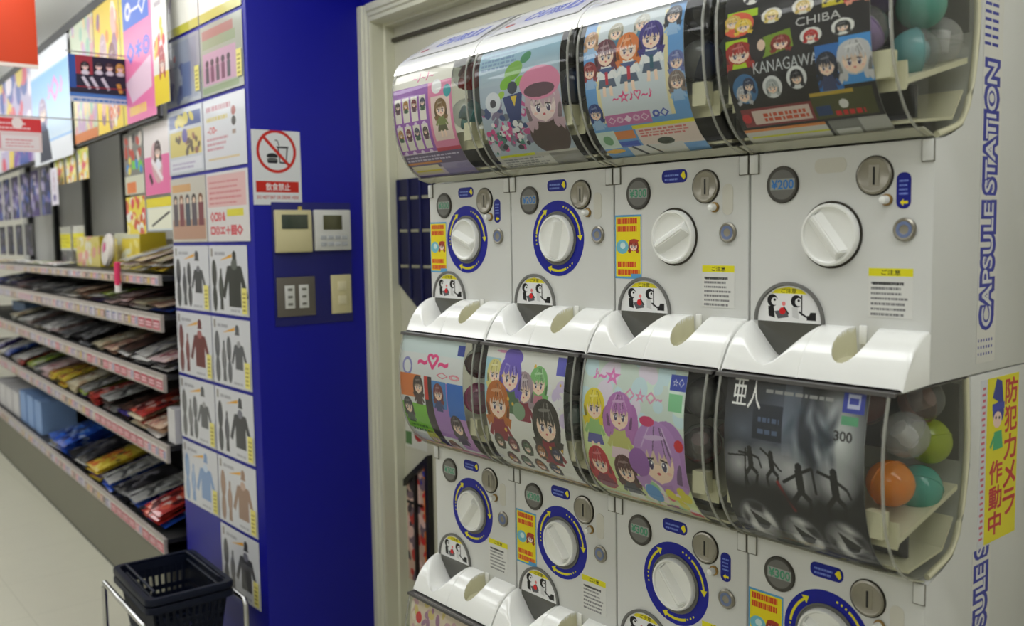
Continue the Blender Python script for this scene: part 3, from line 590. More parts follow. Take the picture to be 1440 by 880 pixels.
def hopper_mesh():
    prof = [(.112, .120), (-.055, .076), (-.058, .098), (-.061, .098), (-.060, .060), (-.055, .068), (.112, .112)]
    bm = bmesh.new()
    def ex(pr, x0, x1, mi):
        a = [bm.verts.new((x0, p[0], p[1])) for p in pr]; b = [bm.verts.new((x1, p[0], p[1])) for p in pr]
        n = len(pr)
        for i in range(n): bm.faces.new((a[i], a[(i+1) % n], b[(i+1) % n], b[i])).material_index = mi
        bm.faces.new(a).material_index = mi; bm.faces.new(b).material_index = mi
    ex(prof, .012, .288, 0)
    ex([(.113, .155), (.116, .155), (.112, .270), (.108, .270)], .012, .288, 1)       # dark back sheet
    ex([(-.03, .02), (.07, .03), (.10, .07), (.10, .074), (.068, .034), (-.03, .024)], .012, .288, 0)
    bbox(bm, .03, .0, .03, .27, .006, .075, 1)  # dark panel put in for the shade of the hole below the ramp
    bbox(bm, .250, -.080, .076, .276, -.062, .112, 0); bbox(bm, .016, -.075, .072, .03, -.06, .106, 0)
    return fin(bm, 'hopper', [CREAM2, DARK])
def rim_strip(prof, wd, name, m, off=.002):
    """clear lip following the globe foot"""
    P = smooth_prof(prof, 3); a = [(y-off, z-.001) for y, z in P]; b = [(y+.0005, z+.0005) for y, z in P][::-1]
    return extr(name, m, a+b, .003, .297)
ME = dict(body=extr('b', WHITE, BODY, .0015, .2985, .0035, seg=2), cap=build_cap(), flap=half_disc('f', FLAP, .0565, PI, 2*PI, -.0005, .001),
          arch=half_disc('a', M_ARCH, .0565, 0, PI, -.0005, .001), rim=arch_rim(), dial=dial(0), grip=grip_mesh(),
          ring=disc_print('r', M_RING, .0745, 0, .0525, 48), gap=lathe_y('g', DMETAL, [(.050, 0), (.050, -.0012), (.0455, -.0012)], 40),
          bezel=lathe_y('z', GREY, [(.0535, 0), (.0535, -.002), (.0515, -.002), (.0505, -.0008), (.046, -.0008)], 40),
          slot=lathe_y('s', [METAL], [(.0265, 0), (.0265, -.003), (.0235, -.0045), (.021, -.0028), (.0001, -.0022)], 32),
          slotring=lathe_y('s', [DMETAL], [(.0285, 0), (.0285, -.0015), (.0265, -.0015)], 32),
          slit=box('s', SLOT, -.0015, -.0035, -.013, .0015, -.002, .012), plate=box('s', METAL, -.008, -.003, -.015, .008, -.0024, .015, .0003, 1),
          pr=lathe_y('p', [DMETAL], [(.0285, 0), (.0285, -.002), (.0265, -.002)], 32), prg=disc_print('pg', M_PRICE['g'], .0265, -.0021), prb=disc_print('pb', M_PRICE['b'], .0265, -.0021),
          pillh=round_print('ph', M_PILLH, .056, .0225, .0095), pillv=round_print('pv', M_PILLV, .021, .050, .0095), pillf=round_print('pf', mat('faded_label_ghost', (203, 201, 190), .4), .021, .050, .0095), pillhf=round_print('pf', MATS['faded_label_ghost'], .052, .022, .0095),
          peg=lathe_y('peg', [CAPW], [(.006, 0), (.0062, -.010), (.005, -.014), (.0001, -.0155)], 20), collar=lathe_y('c', [BRASS], [(.0085, 0), (.0085, -.003), (.006, -.004)], 20),
          lock=lathe_y('l', [METAL], [(.0165, 0), (.0165, -.003), (.014, -.005), (.0115, -.004)], 28), core=lathe_y('lc', [LOCKB], [(.0115, -.003), (.0115, -.0045), (.007, -.0045), (.006, -.003), (.0001, -.003)], 24),
          warn=card('w', M_WARN, .066, .070, .0006), ad=card('ad', M_AD, .066, .116, .0006), hinge=box('h', WHITE, 0, -.0035, -.030, .016, 0, -.0005, .0015), hingel=box('h', GREY, 0, -.0015, -.0315, .0175, 0, 0),
          gasket=None, seamr=None, globe=globe_mesh(False), globet=globe_mesh(True), hopper=hopper_mesh(), notch=box('n', CAPW, -.006, -.004, -.012, .006, 0, .016, .002),
          foot=rim_strip(FR[:2], 0, 'foot_lip', RIM), lip=extr('li', GASKET_SHADE, [(-.0885, .2742), (-.0905, .2742), (-.0895, .2798), (-.085, .2798), (.118, .2798), (.118, .2775), (-.086, .2775)], .004, .296))
COVER = smooth_prof([(-.090, .240), (-.078, .263), (-.050, .286), (-.017, .306), (.040, .338), (.107, .363), (.19, .378), (.30, .382)], 4)
ME['cover'] = extr('cover', CAPW, COVER+[(.355, .382), (.355, .281), (.0, .281), (-.082, .2415)], .0015, .2985, .004, seg=2)
def cover_print():
    c = Cv(400, 150, (236, 236, 230)); c.ell(.1, .28, .055, .07, (232, 130, 40)); c.rect(.06, .22, .14, .34, (232, 130, 40)); c.text('CAPSULE', .22, .3, .86, .62, (70, 95, 200), .06); c.text('CAPSULE', .24, .33, .84, .59, (215, 222, 245), -.005); c.text('STATION', .62, .74, .92, .88, (60, 80, 190), .02); return c
def cover_sheet():
    P = COVER[6:20]; v = []; uv = []; f = []; n = len(P)-1
    for i, (y, z) in enumerate(P): v += [(.03, y-.0008, z+.0012), (.28, y-.0008, z+.0012)]; uv += [(0, i/n), (1, i/n)]
    for i in range(n): f.append((2*i, 2*i+1, 2*i+3, 2*i+2))
    return mesh('cs', v, f, printed('cover_logo', cover_print(), .2, .5), uv=uv, smooth=60)
ME['covers'] = cover_sheet()
RIMC = clear('clear_edge_bead', (228, 228, 222), fac=.30)
for key, pp in (('bead', FRONT), ('beadt', FRONT_T)):
    pts = smooth_prof(pp, 3); ME[key] = tube('bead', RIMC, [(0, y-.0003, z) for y, z in pts], .0022, 6)
ME['endrim'] = tube('er', CREAM2, [(0, y+.001, z) for y, z in smooth_prof([(.012, .006)]+BACK, 3)], .0048, 8)
ME['hinge2'] = box('h', mat('shadow_line_grey', (98, 94, 82), .5), -.0009, -.0020, -.0312, .0169, 0, -.0002)

COLN = ('leftmost', 'second from left', 'third from left', 'rightmost')
ROWN = ('top', 'middle', 'bottom')
Z0 = (1.623, 1.006, .389)
DESC = {(0, 0): 'purple grid poster', (0, 1): 'pale poster of a pink-capped girl', (0, 2): 'blue school-choir poster', (0, 3): 'black CHIBA and KANAGAWA poster',
        (1, 0): 'busy multicoloured poster', (1, 1): 'white poster with round portraits', (1, 2): 'pastel lilac-haired poster', (1, 3): 'black and white action poster',
        (2, 0): 'beige speckled poster', (2, 1): 'dark grey poster', (2, 2): 'hidden dark poster', (2, 3): 'hidden beige poster'}
PX = {(0, 0): (.008, .232), (0, 1): (.026, .262), (0, 2): (.024, .246), (0, 3): (.026, .256), (1, 0): (.008, .250), (1, 1): (.026, .262), (1, 2): (.012, .246), (1, 3): (.026, .258)}
DIAL = {(0, 0): -20, (0, 1): 78, (0, 2): 28, (0, 3): -52, (1, 0): 50, (1, 1): -48, (1, 2): -50, (1, 3): -32}
for r in range(3):
    for c in range(4):
        t = obj('capsule_machine', None, None, (c*.30, 0, Z0[r])); k = (r, c)
        tag(t, f'white capsule machine, {COLN[c]} in {ROWN[r]} row, {DESC[k]}', 'vending machine', 'capsule machines stacked in three rows')
        P = lambda n, key, loc=(0, 0, 0), rot=(0, 0, 0), par=None: obj(n, ME[key], par or t, loc, rot)
        P('body', 'body'); P('chute_cover', 'cap'); P('globe', 'globet' if r == 0 else 'globe'); P('hopper', 'hopper'); P('foot_lip', 'foot')
        if r == 0: cv_ = P('top_cover', 'cover'); P('printed_logo', 'covers', par=cv_)
        else: P('gasket_shadow_strip', 'lip')
        x0, x1 = PX.get(k, (.02, .25)); obj('poster_insert', poster_sheet(MP[k], r == 0, x0, x1), t)
        P('chute_flap', 'flap', (.075, 0, -.262)); a = P('notice_sticker', 'arch', (.075, 0, -.262)); P('chute_window_rim', 'rim', (.075, 0, -.262))
        P('coin_cup_notch', 'notch', (.200, 0, -.275))
        ringed = not (r == 0 and c >= 2)
        if ringed: P('arrow_ring', 'ring', (.146, 0, -.128))
        P('dial_bezel', 'bezel' if ringed else 'gap', (.146, -.0005, -.128))
        d = P('dial', 'dial', (.146, 0, -.128)); P('grip', 'grip', (0, 0, 0), (0, -math.radians(DIAL.get(k, 30)), 0), d)
        if r == 0 and c == 3: P('label_ghost', 'pillhf', (.143, 0, -.026))
        else: P('wide_blue_label', 'pillh', (.145, 0, -.024))
        s = P('coin_slot', 'slot', (.213, 0, -.045)); P('slot_ring', 'slotring', (0, 0, 0), par=s); P('slot_plate', 'plate', par=s); P('slot_opening', 'slit', par=s)
        if k in ((0, 0), (0, 3), (1, 2)): P('tall_blue_label', 'pillv', (.256, 0, -.068))
        else: P('label_ghost', 'pillf', (.258, 0, -.068))
        b = P('price_badge', 'pr', (.062, 0, -.050)); P('price_print', 'prb' if k in ((0, 1), (0, 3)) else 'prg', par=b)
        b = P('return_button', 'peg', (.232, 0, -.080)); P('brass_collar', 'collar', par=b)
        b = P('key_lock', 'lock', (.259, 0, -.122)); P('lock_core', 'core', par=b)
        if k in ((0, 0), (0, 2), (1, 1), (1, 3)): P('yellow_advert_sticker', 'ad', (.003, -.0006, -.203))
        if k not in ((0, 0), (0, 1)): P('warning_label', 'warn', (.206, -.0006, -.246))
        for hx in (.002, .282):
            h = P('hinge_tab', 'hinge', (hx, 0, 0)); P('tab_outline', 'hinge2', par=h)
        P('globe_end_rim', 'endrim', (.2935, 0, 0))
        for ex in (.013, .287): P('edge_bead', 'beadt' if r == 0 else 'bead', (ex, 0, 0))
        if r == 0 and c == 3 or r == 1 and c == 3: SIDE = t if r == 0 else SIDE; SIDE2 = t
def side_art():
    c = Cv(110, 1000, (214, 213, 206)); B = (48, 55, 150)
    for i in range(9):
        z = .985-i*.020; w_ = .3 if i > 4 else .6
        for k in range(2): c.rect(.04+k*.38, z-.004, .04+k*.38+.32, z+.004, B)
    c.text('CAPSULE STATION', .06, .085, .9, .79, B, .11, up=True); c.text('CAPSULE STATION', .22, .095, .74, .78, (214, 214, 214), .015, up=True)
    for i in range(3):
        for k in range(6): c.rect(.08+k*.14, .02+i*.018, .14+k*.14, .027+i*.018, B)
    return c
SM = printed('side_lettering', side_art(), .35)
sa2 = side_art(); sa2.a = sa2.a[:468]; SM2 = printed('side_lettering_lower', sa2, .35)
me = card('side_lettering', SM, .062, .560, .0005, WHITE)
obj('side_lettering', me, SIDE, (.2992, .137, 1.303-Z0[0]), (0, 0, PI/2))
obj('side_lettering', card('side_lettering', SM2, .062, .262, .0005, WHITE), SIDE2, (.2992, .142, .757-Z0[1]), (0, 0, PI/2))
def cam_art():
    c = Cv(200, 440, (224, 214, 40)); R = (190, 45, 60)
    c.rect(0, 0, .16, 1, (205, 208, 214)); c.vtext('防犯カメラ', .64, .12, .97, .985, R, .05); c.vtext('作動中', .27, .03, .60, .50, R, .05)
    c.poly([(.3, .88), (.6, .82), (.54, .97), (.4, .99)], (50, 60, 140)); c.circ(.46, .78, .15, (50, 60, 150)); c.circ(.44, .74, .11, (230, 200, 185)); c.circ(.4, .755, .02, (40, 40, 60)); c.circ(.49, .75, .02, (40, 40, 60)); c.rect(.3, .8, .62, .84, (60, 70, 170)); c.poly([(.36, .67), (.56, .67), (.6, .56), (.34, .56)], (70, 170, 120)); c.bar(.36, .64, .27, .58, .05, (70, 170, 120))
    for i in range(26): c.rect(.03+.02*(i % 2), .04+i*.036, .12, .055+i*.036, (200, 90, 110))
    return c
s_ = obj('security_sticker', card('s', printed('security_sticker', cam_art(), .3), .132, .255, .0006), None, (1.2992, .160, 1.021), (0, 0, PI/2))
s_.parent = SIDE2; s_.location = (.2992, .157, 1.021-Z0[1])
s_['label'] = 'yellow and red security camera sticker with a small uniformed boy'
# plinth below the stack
pl = obj('machine_plinth', box('p', GREY, 0, .01, 0, 1.2, .35, .0515, .003)); tag(pl, 'low grey plinth carrying the stacked capsule machines', 'plinth')

# ------------------------------------------------------------------ capsules
CAPC = {'red': (205, 40, 36), 'dark red': (95, 22, 30), 'teal': (95, 190, 175), 'navy': (32, 50, 84), 'blue': (70, 120, 170), 'magenta': (225, 80, 160), 'lavender': (175, 150, 200), 'purple': (130, 110, 160),
        'clear white': (238, 238, 238), 'orange': (245, 150, 30), 'yellow-green': (180, 200, 30), 'brown-red': (140, 60, 45), 'dark green': (25, 70, 50), 'black': (25, 25, 30), 'aqua': (120, 190, 195)}
CL = clear('clear_capsule_lid', (235, 238, 238), fac=.08)
HALF = {}
def half_mesh(cn):
    if cn not in HALF:
        R = .0328; n, m_ = 20, 7
        m = clear('tinted_'+cn.replace(' ', '_').replace('-', '_'), CAPC[cn], fac=.55 if cn != 'clear white' else .22)
        def dome(sg, mm, nm, ridge):
            v = []; f = []
            for i in range(m_+1):
                a = PI/2*i/m_; r = R*math.cos(a); z = sg*R*math.sin(a)
                for k in range(n): v.append((r*math.cos(2*PI*k/n), r*math.sin(2*PI*k/n), z+sg*.001))
            for i in range(m_):
                for k in range(n): f.append((i*n+k, i*n+(k+1) % n, (i+1)*n+(k+1) % n, (i+1)*n+k)[::sg])
            return mesh(nm, v, f, mm, smooth=60)
        HALF[cn] = (dome(-1, m, 'capsule', 1), dome(1, CL if cn not in ('teal', 'clear white', 'orange', 'yellow-green') else m, 'lid', 0), tube('band', m, [((R+.0003)*math.cos(2*PI*k/16), (R+.0003)*math.sin(2*PI*k/16), 0) for k in range(16)], .0012, 5, True),
                    mesh('toy', [(math.cos(a)*.015*(1 if b % 2 else .7), math.sin(a)*.015, (b-1.5)*.010) for b in range(4) for a in [2*PI*k/8 for k in range(8)]], [(b*8+k, b*8+(k+1) % 8, b*8+8+(k+1) % 8, b*8+8+k) for b in range(3) for k in range(8)]+[tuple(range(8))[::-1], tuple(range(24, 32))], mat('toy_'+cn.replace(' ', '_').replace('-', '_'), tuple(int(v*.6+50) for v in CAPC[cn]), .5), smooth=60))
    return HALF[cn]
SL = {'rf': (.246, -.052, .150, 'right end, lower front'), 'rb': (.250, .035, .172, 'right end, lower back'), 'tf': (.248, -.048, .226, 'right end, upper front'), 'tb': (.252, .040, .246, 'right end, upper back'),
      'lf': (.050, -.052, .150, 'left end, lower front'), 'lt': (.050, -.048, .226, 'left end, upper front'), 'mf': (.148, -.045, .152, 'middle, lower front'), 'lb': (.05, .04, .175, 'left end, lower back')}
SL.update({'a1': (.222, -.046, .218, 'upper, right of the poster'), 'a2': (.222, -.048, .136, 'lower, right of the poster'),
           'p1': (.218, -.045, .150, 'just right of its poster'), 'p2': (.260, .030, .185, 'high at the right end'), 'p3': (.260, .081, .142, 'rear right end'), 'p4': (.260, .015, .120, 'low at the right end'), 'p5': (.200, .020, .215, 'top, behind the poster'),
           'q1': (.252, -.015, .138, 'low, just right of its poster'), 'q2': (.260, .010, .205, 'middle of the right end'), 'q3': (.260, .078, .186, 'rear right end'), 'q4': (.256, .060, .249, 'top right end'), 'q5': (.203, .000, .245, 'top, behind the poster edge'), 'q6': (.260, .052, .121, 'lowest at the right end')})
rnd = random.Random(4)
CAPS = {(0, 0): dict(a1='red', a2='aqua', rb='navy', lf='purple', tb='dark red'), (0, 1): dict(rf='navy', tf='black', lf='purple', lt='lavender', rb='teal'), (0, 2): dict(lf='blue', lt='navy', rf='navy', tf='black', rb='teal'),
        (0, 3): dict(p1='lavender', p2='teal', p3='clear white', p4='aqua', p5='purple', lt='clear white', lf='lavender'), (1, 0): dict(rf='magenta', tf='dark red', rb='black', lf='clear white'), (1, 1): dict(rf='dark green', tf='black', lf='magenta', rb='navy'),
        (1, 2): dict(rf='dark red', tf='black', lf='dark green', rb='brown-red', lt='navy'), (1, 3): dict(q1='orange', q2='clear white', q3='yellow-green', q4='brown-red', q5='dark red', q6='teal', lt='clear white', lf='dark red'), (2, 0): dict(tf='brown-red', lt='clear white', rf='navy', lf='teal'), (2, 1): dict(lt='black', tf='navy', lf='blue', rf='teal')}
for (r, c), dd in CAPS.items():
    for s, cn in dd.items():
        x, y, z, wh = SL[s]; a, b, g, toy = half_mesh(cn)
        if r == 0 and s in ('tf', 'lt'): z -= .004
        o = obj('toy_capsule', a, None, (c*.30+x, y, Z0[r]+z), (rnd.uniform(-1.5, 1.5), rnd.uniform(-1, 1), rnd.uniform(0, 6)))
        tag(o, f'{cn} capsule in the {ROWN[r]} row globe, {COLN[c]} machine, {wh}', 'capsule', 'capsules inside the globes')
        obj('lid', b, o); obj('seam_band', g, o)
        if r < 2 and cn not in ('black', 'navy'): obj('toy', toy, o)

# ------------------------------------------------------------------ things on the blue wall (faces +x)
def bw(name, me, y, z, par=None, x=-.976): return obj(name, me, par, (x, y, z), (0, 0, PI/2))
pl = bw('backing_plate', box('bp', BLUE2, 0, -.004, 0, .285, 0, .40, .001), .060, 1.222); tag(pl, 'dull blue backing plate on the blue wall behind controls and switches', 'wall plate')
BEI = mat('beige_plastic', (214, 205, 160), .4); LCD = mat('dark_lcd', (62, 72, 62), .2, coat=.4); LCD2 = mat('olive_lcd', (84, 84, 58), .2, coat=.4); OFFW = mat('offwhite_plastic', (216, 216, 212), .4)
t = bw('thermostat', None, .065, 1.460, x=-.972); tag(t, 'beige wall thermostat with a dark display above a blank flap, left one', 'thermostat', 'pair of thermostats')
obj('case', box('c', BEI, 0, -.018, 0, .128, 0, .137, .004), t); obj('display', box('d', LCD, .020, -.0195, .076, .112, -.0175, .122, .0008), t); obj('flap', box('f', BEI, .004, -.0195, .004, .124, -.0175, .068, .0008), t); obj('tab', box('f', mat('yellow_tab', (205, 185, 90), .5), .086, -.010, .137, .096, -.002, .148), t)
t = bw('thermostat', None, .203, 1.464, x=-.972); tag(t, 'white wall thermostat with olive display and a grid of buttons, right one', 'thermostat', 'pair of thermostats')
obj('case', box('c', OFFW, 0, -.017, 0, .134, 0, .134, .004), t); obj('display', box('d', LCD2, .030, -.0185, .068, .100, -.0165, .116, .0008), t)
for i in range(4):
    for j in range(2): obj('button', box('b', mat('pale_grey_button', (180, 184, 188), .4), .020+i*.026, -.0195, .014+j*.022, .040+i*.026, -.0165, .027+j*.022, .001), t)
t = bw('switch_plate', None, .066, 1.252, x=-.972); tag(t, 'grey metal double switch plate on the blue wall below the beige thermostat', 'switch')
obj('plate', box('p', mat('grey_switch_metal', (112, 106, 98), .4, metal=.3), 0, -.007, 0, .136, 0, .128, .002), t)
for i, x in enumerate((.026, .076)):
    rk = obj('rocker', box('r', OFFW, x, -.011, .026, x+.034, -.0065, .102, .0015), t)
    for j in range(3): obj('switch_mark', box('m', mat('switch_grey_mark', (120, 120, 112), .5), x+.009, -.0122, .036+j*.024, x+.025, -.0108, .044+j*.024), rk)
t = bw('switch_plate', None, .262, 1.251, x=-.972); tag(t, 'narrow beige switch plate with two buttons below the white thermostat', 'switch')
obj('plate', box('p', BEI, 0, -.008, 0, .074, 0, .130, .002), t)
for z in (.030, .078): obj('push_button', box('p', mat('beige_button', (226, 218, 182), .35), .022, -.012, z, .054, -.0075, z+.030, .002), t)
def nofood():
    c = Cv(240, 338, (226, 228, 230)); R = (200, 45, 35); K = (40, 42, 45)
    A = 240/338
    c.poly([(.30, .66-.04), (.52, .66-.04), (.5, .6-.04), (.32, .6-.04)], K); c.ell(.41, .655, .115, .04, K); c.rect(.3, .645-.015, .52, .65-.01, (200, 200, 200)); c.ell(.41, .585, .115, .022, K); c.rect(.31, .6, .51, .61, (150, 150, 150))
    c.poly([(.52, .78), (.74, .78), (.7, .56), (.56, .56)], K); c.poly([(.55, .765), (.71, .765), (.685, .58), (.575, .58)], (220, 222, 224)); c.rect(.5, .775, .76, .79, K); c.bar(.56, .8, .52, .87, .018, K); c.bar(.52, .87, .47, .87, .018, K)
    c.circ(.5, .72, .41, R, ring=.86); c.bar(.23, .915, .77, .525, .06, R)
    c.rect(.06, .17, .94, .32, R); c.text('飲食禁止', .26, .195, .76, .295, (235, 230, 230), .012); c.text('DO NOT EAT OR DRINK HERE', .07, .08, .93, .125, (190, 80, 75), .02)
    return c
s_ = bw('prohibition_sign', card('s', printed('no_food_sign', nofood(), .4), .166, .236, .0015), .0025, 1.613, x=-.9740); tag(s_, 'white no eating or drinking sign with red barred circle on the blue wall', 'sign')

# ------------------------------------------------------------------ items in the alcove left of the machines
lat = mat('dark_navy_lacquer', (22, 24, 66), .35); pale = mat('pale_strip', (150, 148, 128), .5)
t = obj('hanging_rack', None, None, (-.905, .499, 1.21)); tag(t, 'dark navy lattice rack with pale crossbars in alcove left of top machines', 'rack')
v = [(0, 0, .13), (.22, 0, -.02), (.22, 0, .49), (0, 0, .49)]; v += [(x, -.008, z) for x, y, z in v]
obj('panel', mesh('p', v, [(0, 1, 2, 3), (7, 6, 5, 4), (0, 4, 5, 1), (1, 5, 6, 2), (2, 6, 7, 3), (3, 7, 4, 0)], lat), t)
for x in (.004, .072, .142, .208):
    obj('upright', box('u', mat('navy_bar', (40, 44, 92), .4), x, -.014, .135-x*.68, x+.007, -.0085, .488), t)
for zz in (.42, .31, .19, .07):
    for x in (.018, .086, .155):
        if zz > .14-x*.68: obj('crossbar', box('u', pale, x, -.012, zz, x+.045, -.0085, zz+.010), t)
t = obj('framed_poster', None, None, (-.895, .499, .30)); tag(t, 'black framed poster with slanted top in alcove left of the bottom machines', 'poster')
BLK = mat('black_frame', (22, 20, 20), .35)
def mk(pts, y0, y1, m, n):
    v = [(x, y0, z) for x, z in pts]+[(x, y1, z) for x, z in pts]; k = len(pts)
    return mesh(n, v, [tuple(range(k)), tuple(range(k, 2*k))[::-1]]+[(i, (i+1) % k, k+(i+1) % k, k+i) for i in range(k)], m, uv=[(x/.25, z/.5) for x, z in pts]*2)
obj('frame_edge', mk([(0, .36), (.15, .47), (.15, .445), (0, .335)], -.02, 0, BLK, 'f'), t); obj('frame_edge', mk([(.135, 0), (.155, 0), (.155, .47), (.135, .455)], -.021, 0, BLK, 'f'), t); obj('frame_bar', mk([(.06, 0), (.07, 0), (.07, .39), (.06, .38)], -.019, -.001, BLK, 'f'), t)
c = Cv(120, 200, (200, 170, 150)); c.rect(.42, 0, .56, 1, (225, 120, 40)); c.blobs(0, 0, .4, .8, 50, [(60, 50, 60), (225, 190, 180), (190, 60, 50), (120, 100, 110)], .03, .09); c.rect(0, .55, .4, .57, (20, 20, 20)); c.blobs(.35, .2, .55, .95, 10, [(60, 60, 160), (200, 40, 40)], .02, .04)
obj('print', mk([(0, 0), (.135, 0), (.135, .45), (0, .345)], -.006, -.0005, printed('alcove_print', c), 'f'), t)
c = Cv(64, 64, (215, 215, 205)); c.circ(.62, .45, .2, (170, 40, 40)); c.rect(0, .1, .3, .5, (90, 130, 80))
n_ = obj('paper_note', card('n', printed('note', c), .13, .11, .0008), None, (-.90, .498, .775)); tag(n_, 'small white note with a red spot on alcove wall above framed poster', 'note')

# ------------------------------------------------------------------ posters on the blue column (face -y)
TAGM = None
def art_tag():
    c = Cv(48, 96, (226, 216, 120)); c.lines(.15, .1, .85, .9, 5, (150, 135, 60), .5); return c
M_TAG = printed('yellow_price_tag', art_tag())
def uniform(col, light, two=False, coat=False):
    c = Cv(220, 168, (205, 206, 210)); c.rect(0, 0, 1, 1, (205, 206, 212)); c.poly([(.3, .78), (.62, .83), (.62, .88)], (225, 160, 40)); c.rect(.06, .84, .1, .96, (120, 110, 100)); c.lines(.16, .86, .5, .93, 1, (150, 150, 160), .6)
    c.ell(.68, .85, .05, .07, col); c.poly([(.62, .77), (.74, .77), (.7, .9), (.66, .9)], col)
    def top(x, z, s):
        c.poly([(x-.1*s, z-.22*s), (x+.1*s, z-.22*s), (x+.1*s, z+.16*s), (x-.1*s, z+.16*s)], col); c.bar(x-.09*s, z+.14*s, x-.19*s, z-.14*s, .055*s, col); c.bar(x+.09*s, z+.14*s, x+.19*s, z-.14*s, .055*s, col); c.ell(x, z+.17*s, .05*s, .05*s, light)
    def leg(x, z, s): c.ell(x, z, .055*s, .17*s, col); c.ell(x+.005, z+.02, .02*s, .1*s, light, al=.3)
    leg(.13, .58, 1.25); leg(.13, .22, 1.15); leg(.31, .38, 1.1); c.poly([(.27, .06), (.36, .06), (.335, .66), (.295, .66)], col); c.ell(.31, .4, .012, .2, light)
    if two: leg(.45, .55, 1.1); leg(.46, .22, 1.0); top(.71, .48, .95)
    elif coat: top(.67, .46, 1.55)
    else: top(.67, .46, 1.3)
    c.lines(.55, .05, .84, .14, 1, (160, 160, 170), .4)
    return c
def art_col():
    A = {}
    c = Cv(220, 168, (232, 230, 220)); c.rect(0, 0, 1, .1, (190, 185, 60)); c.rect(0, 0, .06, 1, (205, 200, 80)); c.bar(.2, .3, .45, .9, .03, (120, 80, 140)); c.bar(.5, .4, .65, .95, .03, (130, 90, 150)); c.blobs(.1, .6, .6, .95, 14, [(110, 70, 130), (225, 225, 225), (200, 180, 90)], .02, .05); A['L0'] = c
    c = Cv(220, 168, (236, 234, 226)); c.rect(0, 0, 1, .1, (190, 185, 60)); c.rect(.92, 0, 1, 1, (205, 200, 80)); c.bar(.15, .5, .3, .95, .04, (120, 80, 140)); c.blobs(.4, .5, .8, .95, 12, [(150, 120, 160), (215, 200, 120)], .03, .06); A['R0'] = c
    c = Cv(220, 168, (150, 155, 165)); c.rect(.04, .06, .92, .94, (135, 142, 160)); c.rect(.05, .6, .3, .9, (190, 195, 200)); c.blobs(.1, .1, .6, .6, 30, [(90, 100, 140), (70, 80, 120), (160, 165, 175)], .04, .09); c.tri([(.5, .35), (.62, .55), (.62, .4)], (190, 90, 60)); c.rect(.5, .1, .75, .6, (95, 110, 150)); c.circ(.3, .72, .04, (190, 90, 90)); A['L1'] = c
    c = Cv(220, 168, (160, 165, 150)); c.rect(.05, .8, .8, .93, (165, 110, 100)); c.rect(.05, .66, .85, .8, (140, 155, 120)); c.rect(.05, .14, .85, .6, (190, 150, 175)); c.rect(.03, .03, .9, .12, (130, 150, 110))
    for i in range(5): c.circ(.16+i*.13, .45, .04, (60, 45, 60)); c.rect(.12+i*.13, .18, .2+i*.13, .4, (110, 60, 90) if i % 2 else (70, 70, 80))
    A['R1'] = c
    c = Cv(220, 168, (190, 195, 205)); c.rect(.05, .72, .95, .92, (60, 80, 140)); c.blobs(.2, .76, .8, .88, 8, [(205, 190, 80)], .04, .08); c.rect(.05, .28, .95, .66, (205, 190, 110)); c.blobs(.2, .3, .9, .55, 16, [(90, 80, 60), (140, 100, 80)], .03, .05); c.circ(.5, .58, .08, (90, 90, 160)); c.rect(.05, .04, .95, .24, (210, 212, 220)); c.lines(.1, .08, .9, .2, 2, (170, 160, 190)); A['L2'] = c
    c = Cv(220, 168, (208, 210, 216)); c.lines(.08, .82, .8, .92, 1, (180, 120, 130), .7); c.circ(.74, .76, .05, (160, 80, 70)); c.circ(.74, .62, .05, (60, 55, 50)); c.rect(.7, .44, .78, .5, (160, 140, 130)); c.text('~□◎~', .1, .5, .34, .6, (200, 90, 90), .03); c.lines(.08, .26, .6, .48, 3, (190, 140, 150), .5); c.lines(.08, .68, .6, .76, 1, (205, 190, 120), .7); c.rect(.1, .12, .85, .15, (210, 190, 150)); A['R2'] = c
    c = Cv(220, 168, (195, 190, 180)); c.rect(.05, .78, .6, .9, (205, 160, 110)); c.rect(.03, .04, .97, .35, (180, 140, 120))
    for i in range(5): c.circ(.14+i*.18, .66, .06, ((60, 50, 50), (120, 80, 60), (70, 70, 80))[i % 3]); c.rect(.07+i*.18, .25, .21+i*.18, .6, ((90, 80, 90), (120, 60, 70), (70, 75, 90))[i % 3]); c.circ(.14+i*.18, .64, .035, (220, 190, 170))
    A['L3'] = c
    c = Cv(220, 168, (212, 208, 208)); c.rect(.03, .5, .95, .96, (215, 175, 175)); c.lines(.08, .54, .88, .92, 5, (200, 120, 125), .35); c.text('◇□◎＆', .08, .28, .46, .44, (200, 60, 75), .05); c.rect(.5, .36, .88, .46, (215, 205, 60)); c.text('□◎エ＋回◇', .08, .08, .86, .24, (200, 60, 75), .06); A['R3'] = c
    for k, col, li, tw, co in (('L4', (58, 60, 66), (110, 110, 118), 1, 0), ('R4', (38, 42, 42), (90, 95, 90), 0, 1), ('L5', (100, 30, 36), (160, 90, 90), 0, 0), ('R5', (84, 86, 92), (150, 150, 155), 1, 0), ('L6', (82, 84, 90), (150, 150, 155), 1, 0), ('R6', (46, 48, 58), (110, 110, 125), 0, 0), ('L7', (120, 150, 195), (190, 205, 225), 0, 0), ('R7', (150, 118, 100), (190, 160, 145), 0, 0), ('R8', (44, 44, 52), (110, 110, 125), 0, 0)):
        A[k] = uniform(col, li, tw, co)
    return A
